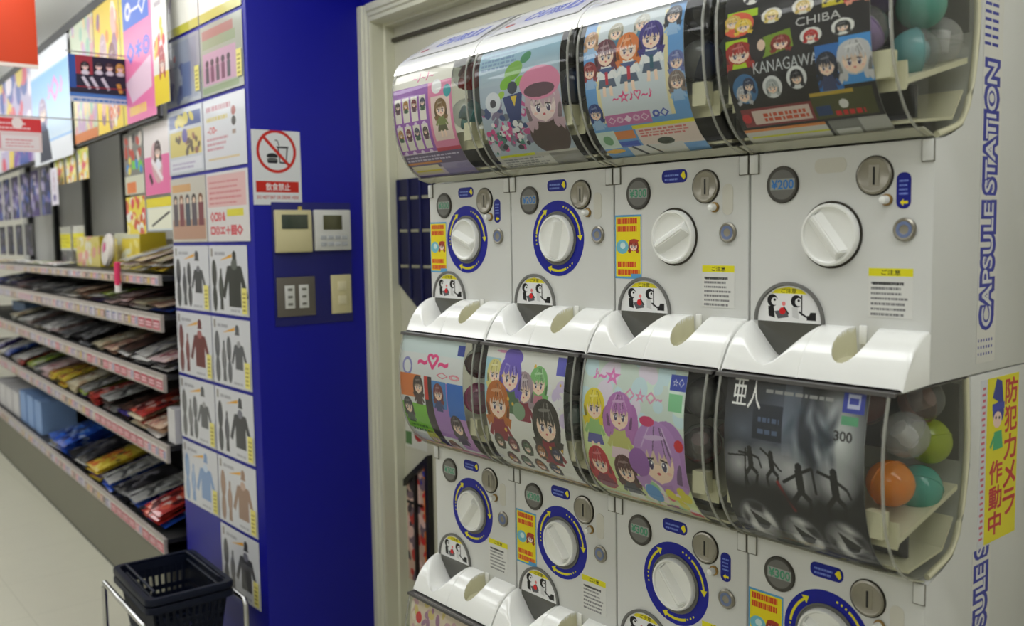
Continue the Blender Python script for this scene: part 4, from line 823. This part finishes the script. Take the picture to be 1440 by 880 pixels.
LBL = {'L0': 'bright white and olive-edged sheet with purple strokes, top left of the blue column', 'R0': 'bright white sheet with olive right edge, top right of the blue column', 'L1': 'plastic-wrapped grey-blue poster with yellow tag on the column, left', 'R1': 'plastic-wrapped olive and pink group poster with yellow tag on the column',
       'L2': 'blue and yellow patterned sheet in the left half of the column', 'R2': 'white sheet with faint reddish text lines on the column, right', 'L3': 'group photo poster in grey and tan on the column', 'R3': 'pink topped notice with large red lettering on the column',
       'L4': 'costume sheet of dark grey garment pieces, left, level with the thermostats', 'R4': 'costume sheet with a large black jacket, right, level with the thermostats', 'L5': 'costume sheet with dark red garments on the blue column', 'R5': 'costume sheet of several grey garments, right, under the black jacket sheet', 'L6': 'costume sheet of grey garments, left, under the dark red one',
       'R6': 'costume sheet with a dark navy jacket on the column', 'L7': 'costume sheet with light blue garments on the blue column', 'R7': 'costume sheet with brown garments on the blue column', 'R8': 'lowest costume sheet with near-black garments, above the basket'}
for k, c in art_col().items():
    L = k[0] == 'L'; row = int(k[1]); z = 1.254-.245*(row-4)
    x = -1.690 if L else -1.344; wd = .338 if L else (.315 if row > 3 else .345)
    h = .232 if row else .30
    o = obj('costume_sheet' if row > 3 else 'wall_poster', card('s', printed('column_sheet', c, .3, .3), wd, h, .0015, nx=6, curl=-.0012), None, (x, -.0035, z), (0, 0, 0))
    tag(o, LBL[k], 'poster', 'posters covering the blue column')
    if row > 3 or row == 1: obj('yellow_tag', card('t', M_TAG, .040, .085, .0008), o, (wd-.046, -.003, .008 if row > 3 else .03))

# ------------------------------------------------------------------ the gondola shelving, turned two degrees
GA = math.radians(2.0)
def G(s, d, z=0): return (-1.72-s*math.cos(GA)+d*math.sin(GA), -.05+s*math.sin(GA)+d*math.cos(GA), z)
GR = (0, 0, -GA)
t = obj('display_shelving', None, None, G(0, 0), GR); tag(t, 'long black shop shelving with five shelves, running back beside the blue column', 'shelving')
KICK = mat('kick_panel_grey', (112, 110, 96), .5, var=.05, scale=6); PEG = mat('grey_back_panel', (205, 205, 202), .4)
LEN = 5.2
def art_tags():
    out = []
    for i, (bg, band) in enumerate((((196, 110, 120), (170, 60, 80)), ((188, 100, 112), (178, 50, 74)), ((176, 160, 160), (120, 110, 150)), ((190, 175, 150), (170, 110, 90)), ((170, 170, 180), (90, 100, 150)), ((200, 185, 185), (190, 100, 110)), ((175, 160, 140), (110, 90, 90)))):
        c = Cv(96, 56, bg); c.rect(.04, .12, .96, .78, band); c.lines(.1, .2, .9, .7, 2, (225, 205, 210), .6); c.rect(0, .82, 1, 1, (200, 195, 190))
        if i > 1: c.rect(.6, .1, .95, .75, ((200, 190, 170), (90, 80, 80), (205, 200, 210), (150, 150, 180), (200, 170, 80))[i-2])
        out.append(printed('shelf_price_tag', c, .4))
    return out
TG = art_tags(); TGM = [card('tag', m, .088, .046, .001) for m in TG]; TGS = [card('tag', m, .088, .034, .001) for m in TG]
SHZ = [1.372, 1.222, .992, .718, .330]
rnd = random.Random(11)
for i, z in enumerate(SHZ):
    xe = -.10 if i == 4 else -.01
    s_ = obj('shelf', box('sh', BLACKM, -LEN, .0125, -.018, xe, .44, 0), t, (0, 0, z))
    obj('shelf_lip', box('lip', mat('lip_grey', (165, 156, 150), .45), -LEN, 0, -(.036 if i == 0 else .064), xe, .012, .003), s_)
    n = 0
    for k in range(44):
        x = -.105-k*.0985-(.09 if i == 4 else 0)
        pink = (i >= 2 and k < 5+2*i) or (i == 1 and k < 3) or (i > 1 and rnd.random() < .15)
        m = rnd.choice((0, 1, 0, 1, 5)) if pink and not (i == 4 and k > 7) else rnd.choice((2, 3, 4, 5, 6))
        o = obj('price_tag', (TGS if i == 0 else TGM)[m], s_, (x, -.0016, (-.034 if i == 0 else -.056)))
obj('kick_panel', box('k', KICK, -LEN, .0, .0, -.10, .03, .262), t); obj('kick_edge', box('k', BLACKM, -LEN, -.002, .0, -.10, 0, .008), t)
obj('base', box('k', BLACKM, -LEN, .032, 0, -.02, .44, .262), t); obj('back_panel', box('b', PEG, -LEN, .445, 0, -.01, .46, 2.5), t)
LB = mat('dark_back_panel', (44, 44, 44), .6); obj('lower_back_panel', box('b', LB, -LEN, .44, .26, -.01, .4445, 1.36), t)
for k in range(6): obj('upright', box('u', BLACKM, -.06-k*.93-.05, .405, .262, -.06-k*.93, .4395, 2.52), t)
obj('header_rail', box('h', BLACKM, -LEN, .02, 2.52, -.01, .06, 2.56), t); obj('header_rail', box('h', BLACKM, -LEN, .024, 1.962, -.01, .045, 1.9718), t); obj('header_board', box('h', mat('header_board_white', (196, 196, 200), .5), -LEN, .035, 1.972, -.01, .045, 2.52), t)
for k in range(5): obj('header_bracket', box('u', BLACKM, -.08-k*1.2-.03, .06, 2.3, -.08-k*1.2, .445, 2.34), t)

def hsheet(name, art, s0, s1, z0, z1, d, label, cat='poster', group='promotional sheets on the shelf header', curl=-.001, rough=.5):
    m = card(name, printed(name, art, rough, .1), s1-s0, z1-z0, .0015, nx=4, curl=curl)
    o = obj(name, m, None, G(s1, d, z0), GR); return tag(o, label, cat, group)
W_ = (230, 230, 232)
c = Cv(200, 200, (235, 205, 60)); c.blobs(.1, .1, .9, .9, 26, [(225, 180, 170), (240, 235, 220), (150, 110, 140), (230, 140, 60)], .05, .12); c.fig(.35, .62, .13, (200, 170, 180), (235, 225, 235)); c.fig(.68, .5, .14, (120, 60, 50), (200, 200, 225)); c.text('◎◇◎', .5, .08, .9, .2, (225, 120, 70), .03)
hsheet('header_poster', c, .44, .84, 1.975, 2.515, .019, 'yellow poster with cartoon figures on shelf header')
c = Cv(200, 200, (228, 120, 170)); c.rect(.1, .68, .9, .92, (70, 110, 205)); c.text('◎―◇', .18, .72, .82, .88, (225, 225, 240), .03); c.text('◇＊◎', .18, .42, .9, .58, (80, 110, 215), .05); c.poly([(.1, .3), (.9, .42), (.9, .2), (.3, .14)], (225, 195, 215)); c.rect(.0, .0, .1, 1, (225, 205, 60)); c.lines(.2, .05, .9, .14, 1, (235, 200, 90), .7)
hsheet('header_poster', c, .0, .43, 1.975, 2.515, .019, 'hot pink poster with blue lettering on shelf header')
c = Cv(200, 200, (196, 205, 180)); c.blobs(0, 0, 1, 1, 70, [(190, 160, 190), (220, 200, 150), (150, 190, 170), (215, 150, 160)], .04, .09); c.rect(0, 0, 1, .08, (205, 120, 60))
hsheet('header_poster', c, .85, 1.28, 1.975, 2.515, .019, 'pale green mottled poster at left of the yellow header poster')
c = Cv(200, 200, (150, 190, 235)); c.grad(0, .2, 1, .8, (205, 220, 235), (120, 175, 230)); c.rect(0, .82, 1, 1, (225, 228, 235)); c.rect(0, 0, 1, .18, (222, 225, 232)); c.text('♪◇♪', .45, .5, .85, .74, (215, 130, 190), .04); c.fig(.3, .48, .1, (150, 130, 160), (60, 70, 110)); c.poly([(.2, .3), (.42, .3), (.5, .02), (.16, .02)], (30, 36, 60))
hsheet('header_poster', c, 1.30, 2.2, 1.93, 2.505, .010, 'sky blue poster with a dark-skirted figure on shelf header')
c = Cv(200, 120, (180, 170, 200)); c.blobs(0, 0, 1, 1, 60, [(120, 80, 160), (225, 215, 225), (215, 190, 90), (70, 90, 160), (205, 90, 110)], .04, .1)
hsheet('header_poster', c, 2.22, 3.3, 1.975, 2.515, .019, 'violet and white collage poster at far end of shelf header')
c = Cv(100, 200, (228, 226, 220)); c.blobs(.1, .35, .9, .6, 14, [(205, 60, 60), (230, 190, 60), (240, 240, 240)], .06, .15); c.rect(0, 0, 1, .22, (225, 200, 40)); c.lines(.2, .7, .8, .95, 3, (170, 160, 170), .4); c.fig(.6, .3, .18, (170, 60, 60), (220, 220, 225), full=False)
hsheet('header_poster', c, -.18, -.01, 2.0, 2.5, .012, 'narrow white poster with yellow foot between header and column', 'poster')
c = Cv(160, 160, (222, 214, 214)); c.rect(0, 0, 1, .55, (222, 110, 160)); c.ell(.5, .45, .2, .3, (205, 165, 170), .3); c.fig(.55, .62, .12, (70, 50, 50), (225, 225, 235)); c.bar(.3, .5, .7, .2, .08, (230, 220, 225)); c.bar(.2, .3, .3, .16, .08, (50, 30, 40))
hsheet('hanging_poster', c, -.03, .29, 1.685, 1.955, .05, 'pink poster of a lounging girl hanging below the header', group='sheets hanging under the header')
c = Cv(160, 160, (120, 118, 112)); c.blobs(.1, .5, .9, .9, 14, [(60, 50, 50), (180, 60, 40), (200, 190, 180)], .05, .12); c.blobs(.05, .35, .9, .55, 10, [(110, 190, 60), (60, 130, 200), (220, 200, 60)], .06, .1); c.rect(0, 0, 1, .3, (200, 200, 180)); c.rect(.1, .02, .6, .2, (215, 120, 60))
hsheet('hanging_poster', c, .31, .58, 1.70, 1.955, .05, 'grey poster with red, green and blue spots hanging below header', group='sheets hanging under the header')
c = Cv(160, 120, (226, 205, 70)); c.blobs(0, 0, 1, 1, 30, [(215, 70, 80), (235, 220, 150), (225, 225, 215), (200, 90, 60)], .05, .12)
hsheet('hanging_poster', c, .31, .58, 1.535, 1.69, .05, 'yellow and red speckled sheet under the grey hanging poster', group='sheets hanging under the header')
c = Cv(160, 120, (200, 210, 215)); c.rect(0, .72, 1, 1, (222, 205, 40)); c.rect(.05, .05, .95, .68, (225, 225, 205)); c.bar(.2, .15, .9, .55, .05, (40, 40, 40))
hsheet('hanging_poster', c, -.03, .29, 1.545, 1.672, .05, 'pale sheet with yellow top and black stroke under pink poster', group='sheets hanging under the header')
c = Cv(160, 100, (228, 180, 70)); c.blobs(0, 0, 1, 1, 26, [(235, 205, 140), (215, 130, 60), (235, 225, 200)], .05, .1)
hsheet('hanging_poster', c, -.03, .27, 1.42, 1.54, .30, 'amber sheet standing on the top shelf by the column', group='sheets hanging under the header')
c = Cv(80, 80, (225, 190, 90)); c.blobs(0, 0, 1, 1, 26, [(215, 90, 110), (235, 225, 150), (190, 200, 90), (225, 225, 215)], .08, .16)
for k, (a, b, wh) in enumerate(((1.10, 1.30, 'nearest the column'), (1.35, 1.56, 'middle one'), (1.61, 1.83, 'farthest from column'))):
    hsheet('pennant_card', c, a, b, 1.805, 1.95, .03, f'small yellow patterned card under header, {wh}', 'card', 'three yellow cards under the header')
c = Cv(60, 130, (214, 208, 222)); c.circ(.5, .2, .2, (90, 80, 140)); c.vtext('◇◎□◇', .35, .35, .65, .92, (150, 100, 120)); hsheet('white_tag_card', c, 1.62, 1.78, 1.70, 1.89, .0, 'tall white tag with round violet mark beside the yellow cards', 'card', 'loose cards')
# dark hanging packs at the far end
def pack(name, cols, w_, h, s, d, z, label, group, cat='packet', n=18):
    c = Cv(96, 120, cols[0]); c.rnd = random.Random(int(s*1000+z*77)); c.blobs(.05, .05, .95, .95, n, cols, .06, .16)
    return hsheet(name, c, s, s+w_, z, z+h, d, label, cat, group, -.006)
k = 0
for s, wh in ((2.3, 'nearest'), (2.62, 'second'), (2.94, 'third'), (3.26, 'fourth'), (3.58, 'fifth'), (3.9, 'farthest')):
    pack('hanging_packet', [((40, 44, 84), (70, 56, 110))[k % 2], (120, 110, 160), (190, 180, 200), (60, 80, 150), (40, 40, 50)], .27, .28, s, .10, 1.67, f'dark violet packet hanging at the far end of shelving, {wh} of the upper row', 'dark packets on hooks', n=30); k += 1
k = 0
for s, wh in ((2.5, 'nearest'), (2.82, 'second'), (3.14, 'third'), (3.46, 'farthest')):
    pack('hanging_packet', [(34, 34, 44), (70, 66, 80), (110, 100, 120), (60, 70, 110)], .24, .2, s+.4, .10, 1.43, f'dark packet on the top shelf below the violet ones, {wh} of the lower row', 'dark packets standing on top shelf', n=20); k += 1
for s, wh in ((2.0, 'right'), (2.32, 'left')):
    c = Cv(80, 90, (200, 200, 190)); c.rect(.02, .1, .98, .7, (225, 215, 50)); c.lines(.1, .15, .9, .6, 3, (190, 180, 40)); hsheet('yellow_bag', c, s, s+.28, 1.46, 1.60, .2, f'yellow bag with clear header on the top shelf, {wh} of two', 'bag', 'yellow bags on top shelf', -.02)
# boxes on the top shelf
def sbox(name, art, w_, dp, h, s, d, z, label, cat='box', group=None, rz=0, m2=None):
    """box with printed front; w_ along the shelf, near end at s"""
    fm = printed(name, art, .4) if art else m2; sm = m2 or mat('carton_side', (190, 186, 170), .5)
    me = box(name, [sm, fm], -w_, 0, 0, 0, dp, h, 0)
    uvl = me.uv_layers.new(name='UVMap')
    for p in me.polygons:
        if p.normal.y < -.9: p.material_index = 1
        for li in p.loop_indices: v = me.vertices[me.loops[li].vertex_index].co; uvl.data[li].uv = ((v.x+w_)/w_, v.z/h)
    o = obj(name, me, None, G(s, d, z), (0, 0, -GA+rz)); return tag(o, label, cat, group)
Zt = SHZ[0]+.004
c = Cv(128, 64, (228, 205, 60)); c.blobs(0, 0, 1, 1, 20, [(235, 220, 130), (215, 190, 60), (225, 225, 200)], .04, .1); c.rect(0, .85, 1, 1, (205, 205, 180)); sbox('toy_box', c, .42, .12, .17, .84, .17, Zt, 'bright yellow box standing on the top shelf, nearer one', group='yellow boxes on the top shelf', m2=mat('yellow_carton', (214, 190, 40), .45))
c = Cv(128, 64, (222, 205, 120)); c.blobs(0, 0, 1, 1, 30, [(215, 200, 90), (225, 160, 150), (230, 225, 200)], .04, .1); sbox('toy_box', c, .5, .12, .16, 1.56, .17, Zt, 'pale yellow patterned box on the top shelf, behind the round packet', group='yellow boxes on the top shelf', m2=MATS['yellow_carton'])
rp = lathe_y('rp', [mat('pale_round_packet', (222, 214, 208), .25, coat=.5)], [(.075, 0), (.082, -.012), (.075, -.026), (.05, -.03), (.0001, -.031)], 28); o = obj('round_packet', rp, None, G(1.18, .13, Zt+.088), (-.12, 0, -GA)); tag(o, 'round white packet with a pink heart leaning on the top shelf', 'packet')
obj('heart_print', lathe_y('hp', [mat('heart_pink', (190, 60, 120), .4)], [(.026, 0), (.026, -.001), (.0001, -.0012)], 6), o, (-.005, -.0315, .012))
o = obj('pink_pen', tube('pen', mat('hot_pink', (230, 60, 110), .35), [(0, 0, 0), (.004, -.002, .05), (.010, -.002, .105)], .013, 10), None, G(.50, -.020, 1.315), GR); tag(o, 'pink and white pen clipped to the top shelf edge', 'pen'); obj('white_tip', tube('pt', mat('white_tip', (230, 225, 225), .3), [(0, 0, -.02), (0, 0, .018)], .0138, 10), o)
for k, (s, colr, cn) in enumerate(((1.72, (215, 190, 90), 'yellow'), (2.05, (190, 190, 200), 'silver'), (2.4, (205, 200, 150), 'cream'), (2.75, (150, 150, 150), 'grey'))):
    c = Cv(80, 60, colr); c.blobs(0, 0, 1, 1, 16, [(225, 220, 210), colr, (150, 130, 150)], .05, .12); sbox('small_carton', c, .26, .10, .13, s-.0, .295, Zt+(.0), f'small {cn} carton at the back of the top shelf', group='cartons at back of the top shelf')
c = Cv(64, 64, (228, 120, 30)); c.rect(.1, .1, .9, .5, (230, 170, 60)); sbox('small_carton', c, .10, .08, .14, .95, .30, Zt, 'small orange carton at the back of the top shelf behind yellow box', group='cartons at back of the top shelf')
# light blue boxes and white boxes on the bottom shelf, far part
Zb = SHZ[4]+.004
for k, (s, wh) in enumerate(((2.62, 'nearest'), (2.86, 'middle'), (3.10, 'farthest'))): sbox('light_blue_box', None, .2, .2, .20, s, .04, Zb, f'plain light blue box on the bottom shelf, {wh} of three', group='light blue boxes', m2=mat('light_blue_card', (128, 160, 210), .5))
for k, (s, wh) in enumerate(((3.36, 'nearest'), (3.62, 'second'), (3.88, 'third'), (4.14, 'farthest'))): sbox('white_box', None, .22, .2, .16, s, .04, Zb, f'plain white box on the bottom shelf beyond the light blue ones, {wh}', group='white boxes on the bottom shelf', m2=mat('white_card', (205, 203, 205), .5))
sbox('white_box', None, .085, .12, .135, .012, .035, SHZ[3]+.004, 'small upright white box at the near end of the fourth shelf', m2=MATS['white_card'])
sbox('blue_carton', None, .5, .12, .07, 4.0, .22, SHZ[2]+.004, 'light blue carton at the far end of the third shelf', m2=MATS['light_blue_card'])

# flat packets in piles
PK = {}
def pk_art(seed, bg, cols):
    c = Cv(96, 120, bg); c.rnd = random.Random(seed); c.blobs(.08, .08, .92, .7, 22, cols, .05, .14); c.rect(.05, .78, .95, .94, cols[0]); c.lines(.1, .81, .9, .91, 1, bg, .7); return c
DES = {'white': ((205, 203, 200), [(170, 170, 180), (225, 222, 220), (150, 150, 160)]), 'pale pink': ((214, 188, 188), [(225, 205, 200), (190, 120, 130), (205, 170, 160)]), 'cream': ((205, 195, 165), [(190, 160, 130), (225, 220, 200), (150, 110, 90)]),
       'dark brown': ((62, 46, 42), [(90, 60, 52), (40, 32, 32), (120, 90, 80)]), 'black': ((30, 29, 32), [(60, 58, 64), (20, 20, 22), (110, 108, 115)]), 'blue': ((40, 80, 180), [(60, 120, 215), (30, 50, 130), (170, 190, 225)]), 'violet': ((80, 70, 150), [(150, 140, 200), (50, 45, 110), (210, 205, 230)]),
       'red': ((170, 50, 46), [(205, 90, 70), (90, 30, 34), (215, 190, 185)]), 'silver': ((150, 150, 148), [(190, 190, 190), (90, 90, 92), (60, 58, 60)]), 'yellow': ((205, 180, 60), [(225, 205, 90), (200, 110, 50), (90, 70, 50)]), 'grey': ((110, 110, 114), [(150, 150, 155), (70, 70, 74), (190, 190, 192)]),
       'green': ((140, 165, 60), [(190, 200, 90), (90, 120, 60), (220, 220, 200)]), 'peach': ((215, 185, 160), [(200, 150, 130), (235, 215, 195), (170, 120, 110)])}
def packet_mesh(cn):
    if cn in PK: return PK[cn]
    m = printed(cn.replace(' ', '_')+'_packet', pk_art(len(PK)*13+5, *DES[cn]), .18, .8)
    nt = m.node_tree; tc = nt.nodes.new('ShaderNodeTexCoord'); n = nt.nodes.new('ShaderNodeTexNoise'); n.inputs['Scale'].default_value = 22; b = nt.nodes.new('ShaderNodeBump'); b.inputs['Strength'].default_value = .6; b.inputs['Distance'].default_value = .006
    nt.links.new(tc.outputs['Object'], n.inputs['Vector']); nt.links.new(n.outputs['Fac'], b.inputs['Height']); nt.links.new(b.outputs['Normal'], nt.nodes['Principled BSDF'].inputs['Coat Normal']); nt.links.new(b.outputs['Normal'], nt.nodes['Principled BSDF'].inputs['Normal'])
    N = 6; v = []; uv = []; f = []
    for s in (1, -1):
        for i in range(N+1):
            for j in range(N+1):
                a, b_ = i/N, j/N; p = (math.sin(PI*a)*math.sin(PI*b_))**.35 if 0 < a < 1 and 0 < b_ < 1 else 0
                v.append(((a-.5)*.195, (b_-.5)*.27, s*.0075*p)); uv.append((a, b_))
    M_ = (N+1)**2
    for s in (0, 1):
        for i in range(N):
            for j in range(N):
                q = [s*M_+i*(N+1)+j, s*M_+(i+1)*(N+1)+j, s*M_+(i+1)*(N+1)+j+1, s*M_+i*(N+1)+j+1]; f.append(tuple(q if s == 0 else q[::-1]))
    PK[cn] = mesh('packet', v, f, m, uv=uv, smooth=60); return PK[cn]
ORD = ['first', 'second', 'third', 'fourth', 'fifth', 'sixth', 'seventh', 'eighth', 'ninth', 'tenth', 'eleventh', 'twelfth', 'thirteenth', 'fourteenth', 'fifteenth', 'sixteenth', 'seventeenth']
LAY = {1: ['single'], 2: ['lower', 'upper'], 3: ['lowest', 'middle', 'topmost'], 4: ['lowest', 'second', 'third', 'topmost']}
SEQ = {1: ['peach', 'cream', 'pale pink', 'green', 'white', 'peach', 'cream', 'white', 'grey', 'white', 'white', 'grey', 'pale pink', 'white', 'white', 'blue', 'violet'],
       2: ['pale pink', 'white', 'dark brown', 'peach', 'cream', 'grey', 'black', 'grey', 'white', 'white', 'grey', 'white', 'white', 'cream', 'white', 'white'],
       3: ['peach', 'red', 'dark brown', 'silver', 'red', 'silver', 'cream', 'yellow', 'yellow', 'pale pink', 'silver', 'green', 'white', 'white', 'blue', 'white', 'violet'],
       4: ['red', 'silver', 'black', 'silver', 'yellow', 'black', 'black', 'blue', 'blue', 'violet', 'violet']}
rnd = random.Random(21)
for i in (1, 2, 3, 4):
    row = ORD[i]
    s = .14 if i != 3 else .22
    if i == 4: s = .32
    if i == 3: s = .235
    for k, cn in enumerate(SEQ[i]):
        if (i == 4 and s > 2.3) or (i == 2 and s > 3.3): break
        n = rnd.choice((3, 4)) if k < 9 and i > 2 else rnd.choice((2, 3))
        if i == 1: n = rnd.choice((2, 2, 3))
        tilt = rnd.uniform(.10, .17) if i == 1 else rnd.uniform(.2, .34); zb = SHZ[i]+.012+.135*math.sin(tilt)
        for j in range(n):
            c2 = cn if j == n-1 or rnd.random() < .5 else rnd.choice(SEQ[i])
            o = obj('packet', packet_mesh(c2), None, G(s+rnd.uniform(-.004, .004), .152+rnd.uniform(-.008, .012)-j*.0185*math.sin(tilt), zb+j*.0185*math.cos(tilt)), (tilt, rnd.uniform(-.03, .03), -GA+rnd.uniform(-.09, .09)))
            tag(o, f'{c2} film-wrapped packet, {LAY[n][j]} in {ORD[k]} pile from column, {row} shelf down', 'packet', f'flat packets on the {row} shelf')
        s += .238
# loose booklets near the column on the top shelf
for k, (cn, s, rz) in enumerate((('yellow', .20, .5), ('peach', .42, .35), ('pale pink', .64, .2))):
    for j in range(3):
        c2 = (cn, 'white', 'cream')[(j+k) % 3]
        o = obj('booklet', packet_mesh(c2), None, G(s+.0, .17 if k else .18, SHZ[0]+.052+j*.0185), (.28, 0, -GA+(.10 if j % 2 else -.08)))
        tag(o, f'{c2} wrapped booklet, {LAY[3][j]} in {ORD[k]} pile from column, top shelf', 'booklet', 'booklets on the top shelf near the column')
for k in range(10):
    cn = ('white', 'pale pink', 'green', 'cream', 'white', 'silver', 'cream', 'yellow', 'pale pink', 'white')[k]
    if k < 0: continue
    s = 1.95+k*.245
    o = obj('booklet', packet_mesh(cn), None, G(s, .155-.0, SHZ[0]+.034), (.10, 0, -GA)); o.scale = (.95, .45, 1)
    o.location = G(s, .075, SHZ[0]+.020)
    tag(o, f'{cn} wrapped packet at the front edge of top shelf, {ORD[k]} beyond the round packet', 'packet', 'small packets along the front of the top shelf')

# flag signs projecting towards the aisle (faces +x)
def art_photo():
    c = Cv(256, 190, (34, 34, 52)); c.rect(0, 0, 1, .12, (190, 200, 215)); c.rect(0, .12, 1, .2, (70, 120, 190)); c.lines(.05, .03, .9, .1, 1, (70, 120, 190), .7); c.rect(0, .6, .35, 1, (150, 50, 60)); c.rect(0, .3, .1, 1, (40, 80, 150))
    for x, z, h in ((.24, .78, (25, 22, 26)), (.44, .8, (30, 24, 28)), (.6, .8, (60, 40, 40)), (.76, .8, (190, 150, 60)), (.92, .8, (60, 50, 70))): c.fig(x, z, .06, h, (205, 205, 212))
    for x in (.2, .32, .48): c.bar(x, .55, x+.1, .3, .05, (200, 200, 210))
    c.bar(.72, .45, .76, .25, .06, (200, 150, 60)); c.rect(.1, .32, .95, .35, (140, 40, 50)); return c
t = obj('flag_sign', None, None, (-2.1, -.232, 2.052), (0, 0, PI/2)); tag(t, 'framed photo of five performers hanging out from the shelf header', 'sign', 'signs projecting from the shelf header')
obj('photo', card('p', printed('group_photo', art_photo(), .5, .05), .255, .182, .003), t); obj('hanging_rod', tube('r', CHROME, [(-.01, .001, .194), (.39, .001, .194)], .003, 8), t)
c = Cv(128, 128, (196, 62, 22)); c.rect(0, .06, .28, 1, (150, 140, 150)); c.blobs(0, .1, .2, .4, 10, [(110, 150, 40), (90, 90, 60)], .04, .08); c.blobs(0, .5, .2, .95, 8, [(200, 160, 150), (160, 120, 170)], .05, .08); c.rect(0, 0, 1, .03, (225, 215, 205))
o = obj('orange_sign', card('o', printed('orange_sign', c, .5), .19, .46, .006, mat('orange_edge', (200, 70, 30), .5)), None, (-2.2, -.505, 2.182), (0, 0, PI/2)); tag(o, 'orange bordered hanging sign at the upper left corner of the view', 'sign', 'signs projecting from the shelf header')
for y in (.02, .165): obj('hanging_wire', tube('w', CHROME, [(y, .003, .46), (y, .003, .568)], .0015, 6), o)
c = Cv(200, 128, (222, 205, 208)); c.rect(0, .58, 1, .95, (210, 60, 66)); c.lines(.04, .64, .95, .9, 2, (230, 190, 195), .5); c.circ(.58, .82, .1, (235, 225, 225)); c.rect(.3, .08, .95, .46, (226, 220, 224)); c.lines(.36, .14, .9, .4, 3, (210, 140, 150), .4); c.rect(0, .08, .28, .52, (215, 150, 165))
t = obj('price_card', None, None, (-2.3, -.50, 1.868), (0, 0, PI/2)); tag(t, 'red and white price card hanging below the orange sign', 'sign', 'signs projecting from the shelf header')
obj('card_face', card('p', printed('red_price_card', c, .3), .205, .136, .002), t); obj('hanging_rod', tube('r', CHROME, [(-.0, .001, .140), (.52, .001, .140)], .0025, 8), t)

# ------------------------------------------------------------------ baskets on a chrome stand
NAVY = mat('navy_basket_plastic', (8, 16, 36), .45, spec=.25)
def basket(name, z, label):
    t = obj(name, None, None, (-1.228, -.222, z), (0, 0, math.radians(-2))); tag(t, label, 'basket', 'nested shopping baskets'); t.scale = (.93, .97, 1)
    def ring(hx, hy, z_, r=.03): 
        pts = []
        for cx, cy, a0 in ((hx-r, hy-r, 0), (-hx+r, hy-r, PI/2), (-hx+r, -hy+r, PI), (hx-r, -hy+r, 1.5*PI)):
            for k in range(5): a = a0+PI/2*k/4; pts.append((cx+r*math.cos(a), cy+r*math.sin(a), z_))
        return pts
    bm = bmesh.new(); A_ = ring(.216, .141, 0); 
    secs = [ring(.200, .125, 0), ring(.200, .125, .006), ring(.216, .141, .006), ring(.219, .144, 0), ring(.219, .144, -.014), ring(.216, .141, -.014), ring(.215, .140, -.002), ring(.201, .126, -.002)]
    vs2 = [[bm.verts.new(p) for p in s] for s in secs]; n = len(A_)
    for i in range(len(vs2)):
        a, b = vs2[i], vs2[(i+1) % len(vs2)]
        for k in range(n): bm.faces.new((a[k], a[(k+1) % n], b[(k+1) % n], b[k]))
    obj('rim', fin(bm, 'rim', NAVY, 40), t)
    top, bot = (.198, .123), (.170, .098); H = .19
    def wall(side):
        bm = bmesh.new()
        def P(u, v, o=0):   # u along -1..1, v 0 top 1 bottom
            hx = top[0]+(bot[0]-top[0])*v; hy = top[1]+(bot[1]-top[1])*v
            if side == 0: return (u*hx, hy-o, -v*H)
            if side == 1: return (u*hx, -hy+o, -v*H)
            if side == 2: return (hx-o, u*hy, -v*H)
            return (-hx+o, u*hy, -v*H)
        def slab(u0, u1, v0, v1):
            q = [bm.verts.new(P(u, v, o)) for o in (0, .0025) for u, v in ((u0, v0), (u1, v0), (u1, v1), (u0, v1))]
            for fc in ((0, 1, 2, 3), (7, 6, 5, 4), (0, 4, 5, 1), (1, 5, 6, 2), (2, 6, 7, 3), (3, 7, 4, 0)): bm.faces.new([q[i] for i in fc])
        slab(-1, 1, 0, .14); slab(-1, 1, .46, .54); slab(-1, 1, .86, 1)
        nb = 18 if side < 2 else 11
        for k in range(nb+1):
            u = -1+2*k/nb; slab(max(-1, u-.028 if side < 2 else u-.04), min(1, u+.028 if side < 2 else u+.04), .14, .86)
        return fin(bm, 'wall', NAVY)
    for sd in range(4): obj('basket_wall', wall(sd), t)
    bm = bmesh.new()
    for k in range(9): x = -.168+k*.042; bbox(bm, x-.006, -.098, -H-.003, x+.006, .098, -H)
    for k in range(5): y = -.096+k*.048; bbox(bm, -.17, y-.005, -H-.004, .17, y+.005, -H-.0005)
    obj('basket_floor', fin(bm, 'floor', NAVY), t)
    for sy in (-1, 1): obj('handle', tube('h', NAVY, [(-.17, sy*.112, .010), (-.165, sy*.105, .014), (.165, sy*.105, .014), (.17, sy*.112, .010)], .005, 8), t)
    return t
basket('shopping_basket', .400, 'dark navy plastic shopping basket, upper of two nested, at the column foot')
basket('shopping_basket', .372, 'dark navy plastic shopping basket, lower of two nested, in the chrome stand')
t = obj('basket_stand', None, None, (-1.228, -.222, 0), (0, 0, math.radians(-2))); tag(t, 'chrome tube stand holding the nested shopping baskets', 'stand')
for sy in (-1, 1): obj('side_rail', tube('r', CHROME, [(-.235, sy*.158, .008), (-.235, sy*.158, .33), (-.225, sy*.158, .345), (.225, sy*.158, .345), (.235, sy*.158, .33), (.235, sy*.158, .008)], .009, 12), t)
for x in (-.235, .235): obj('cross_rail', tube('r', CHROME, [(x, -.158, .16), (x, .158, .16)], .007, 10), t)
obj('base_shelf', box('b', CHROME, -.235, -.15, .150, .235, .15, .155), t)
for sy in (-1, 1):
    for sx in (-1, 1): obj('foot_cap', box('f', mat('black_rubber', (20, 20, 20), .7), sx*.235-.012, sy*.158-.012, 0, sx*.235+.012, sy*.158+.012, .014, .003), t)
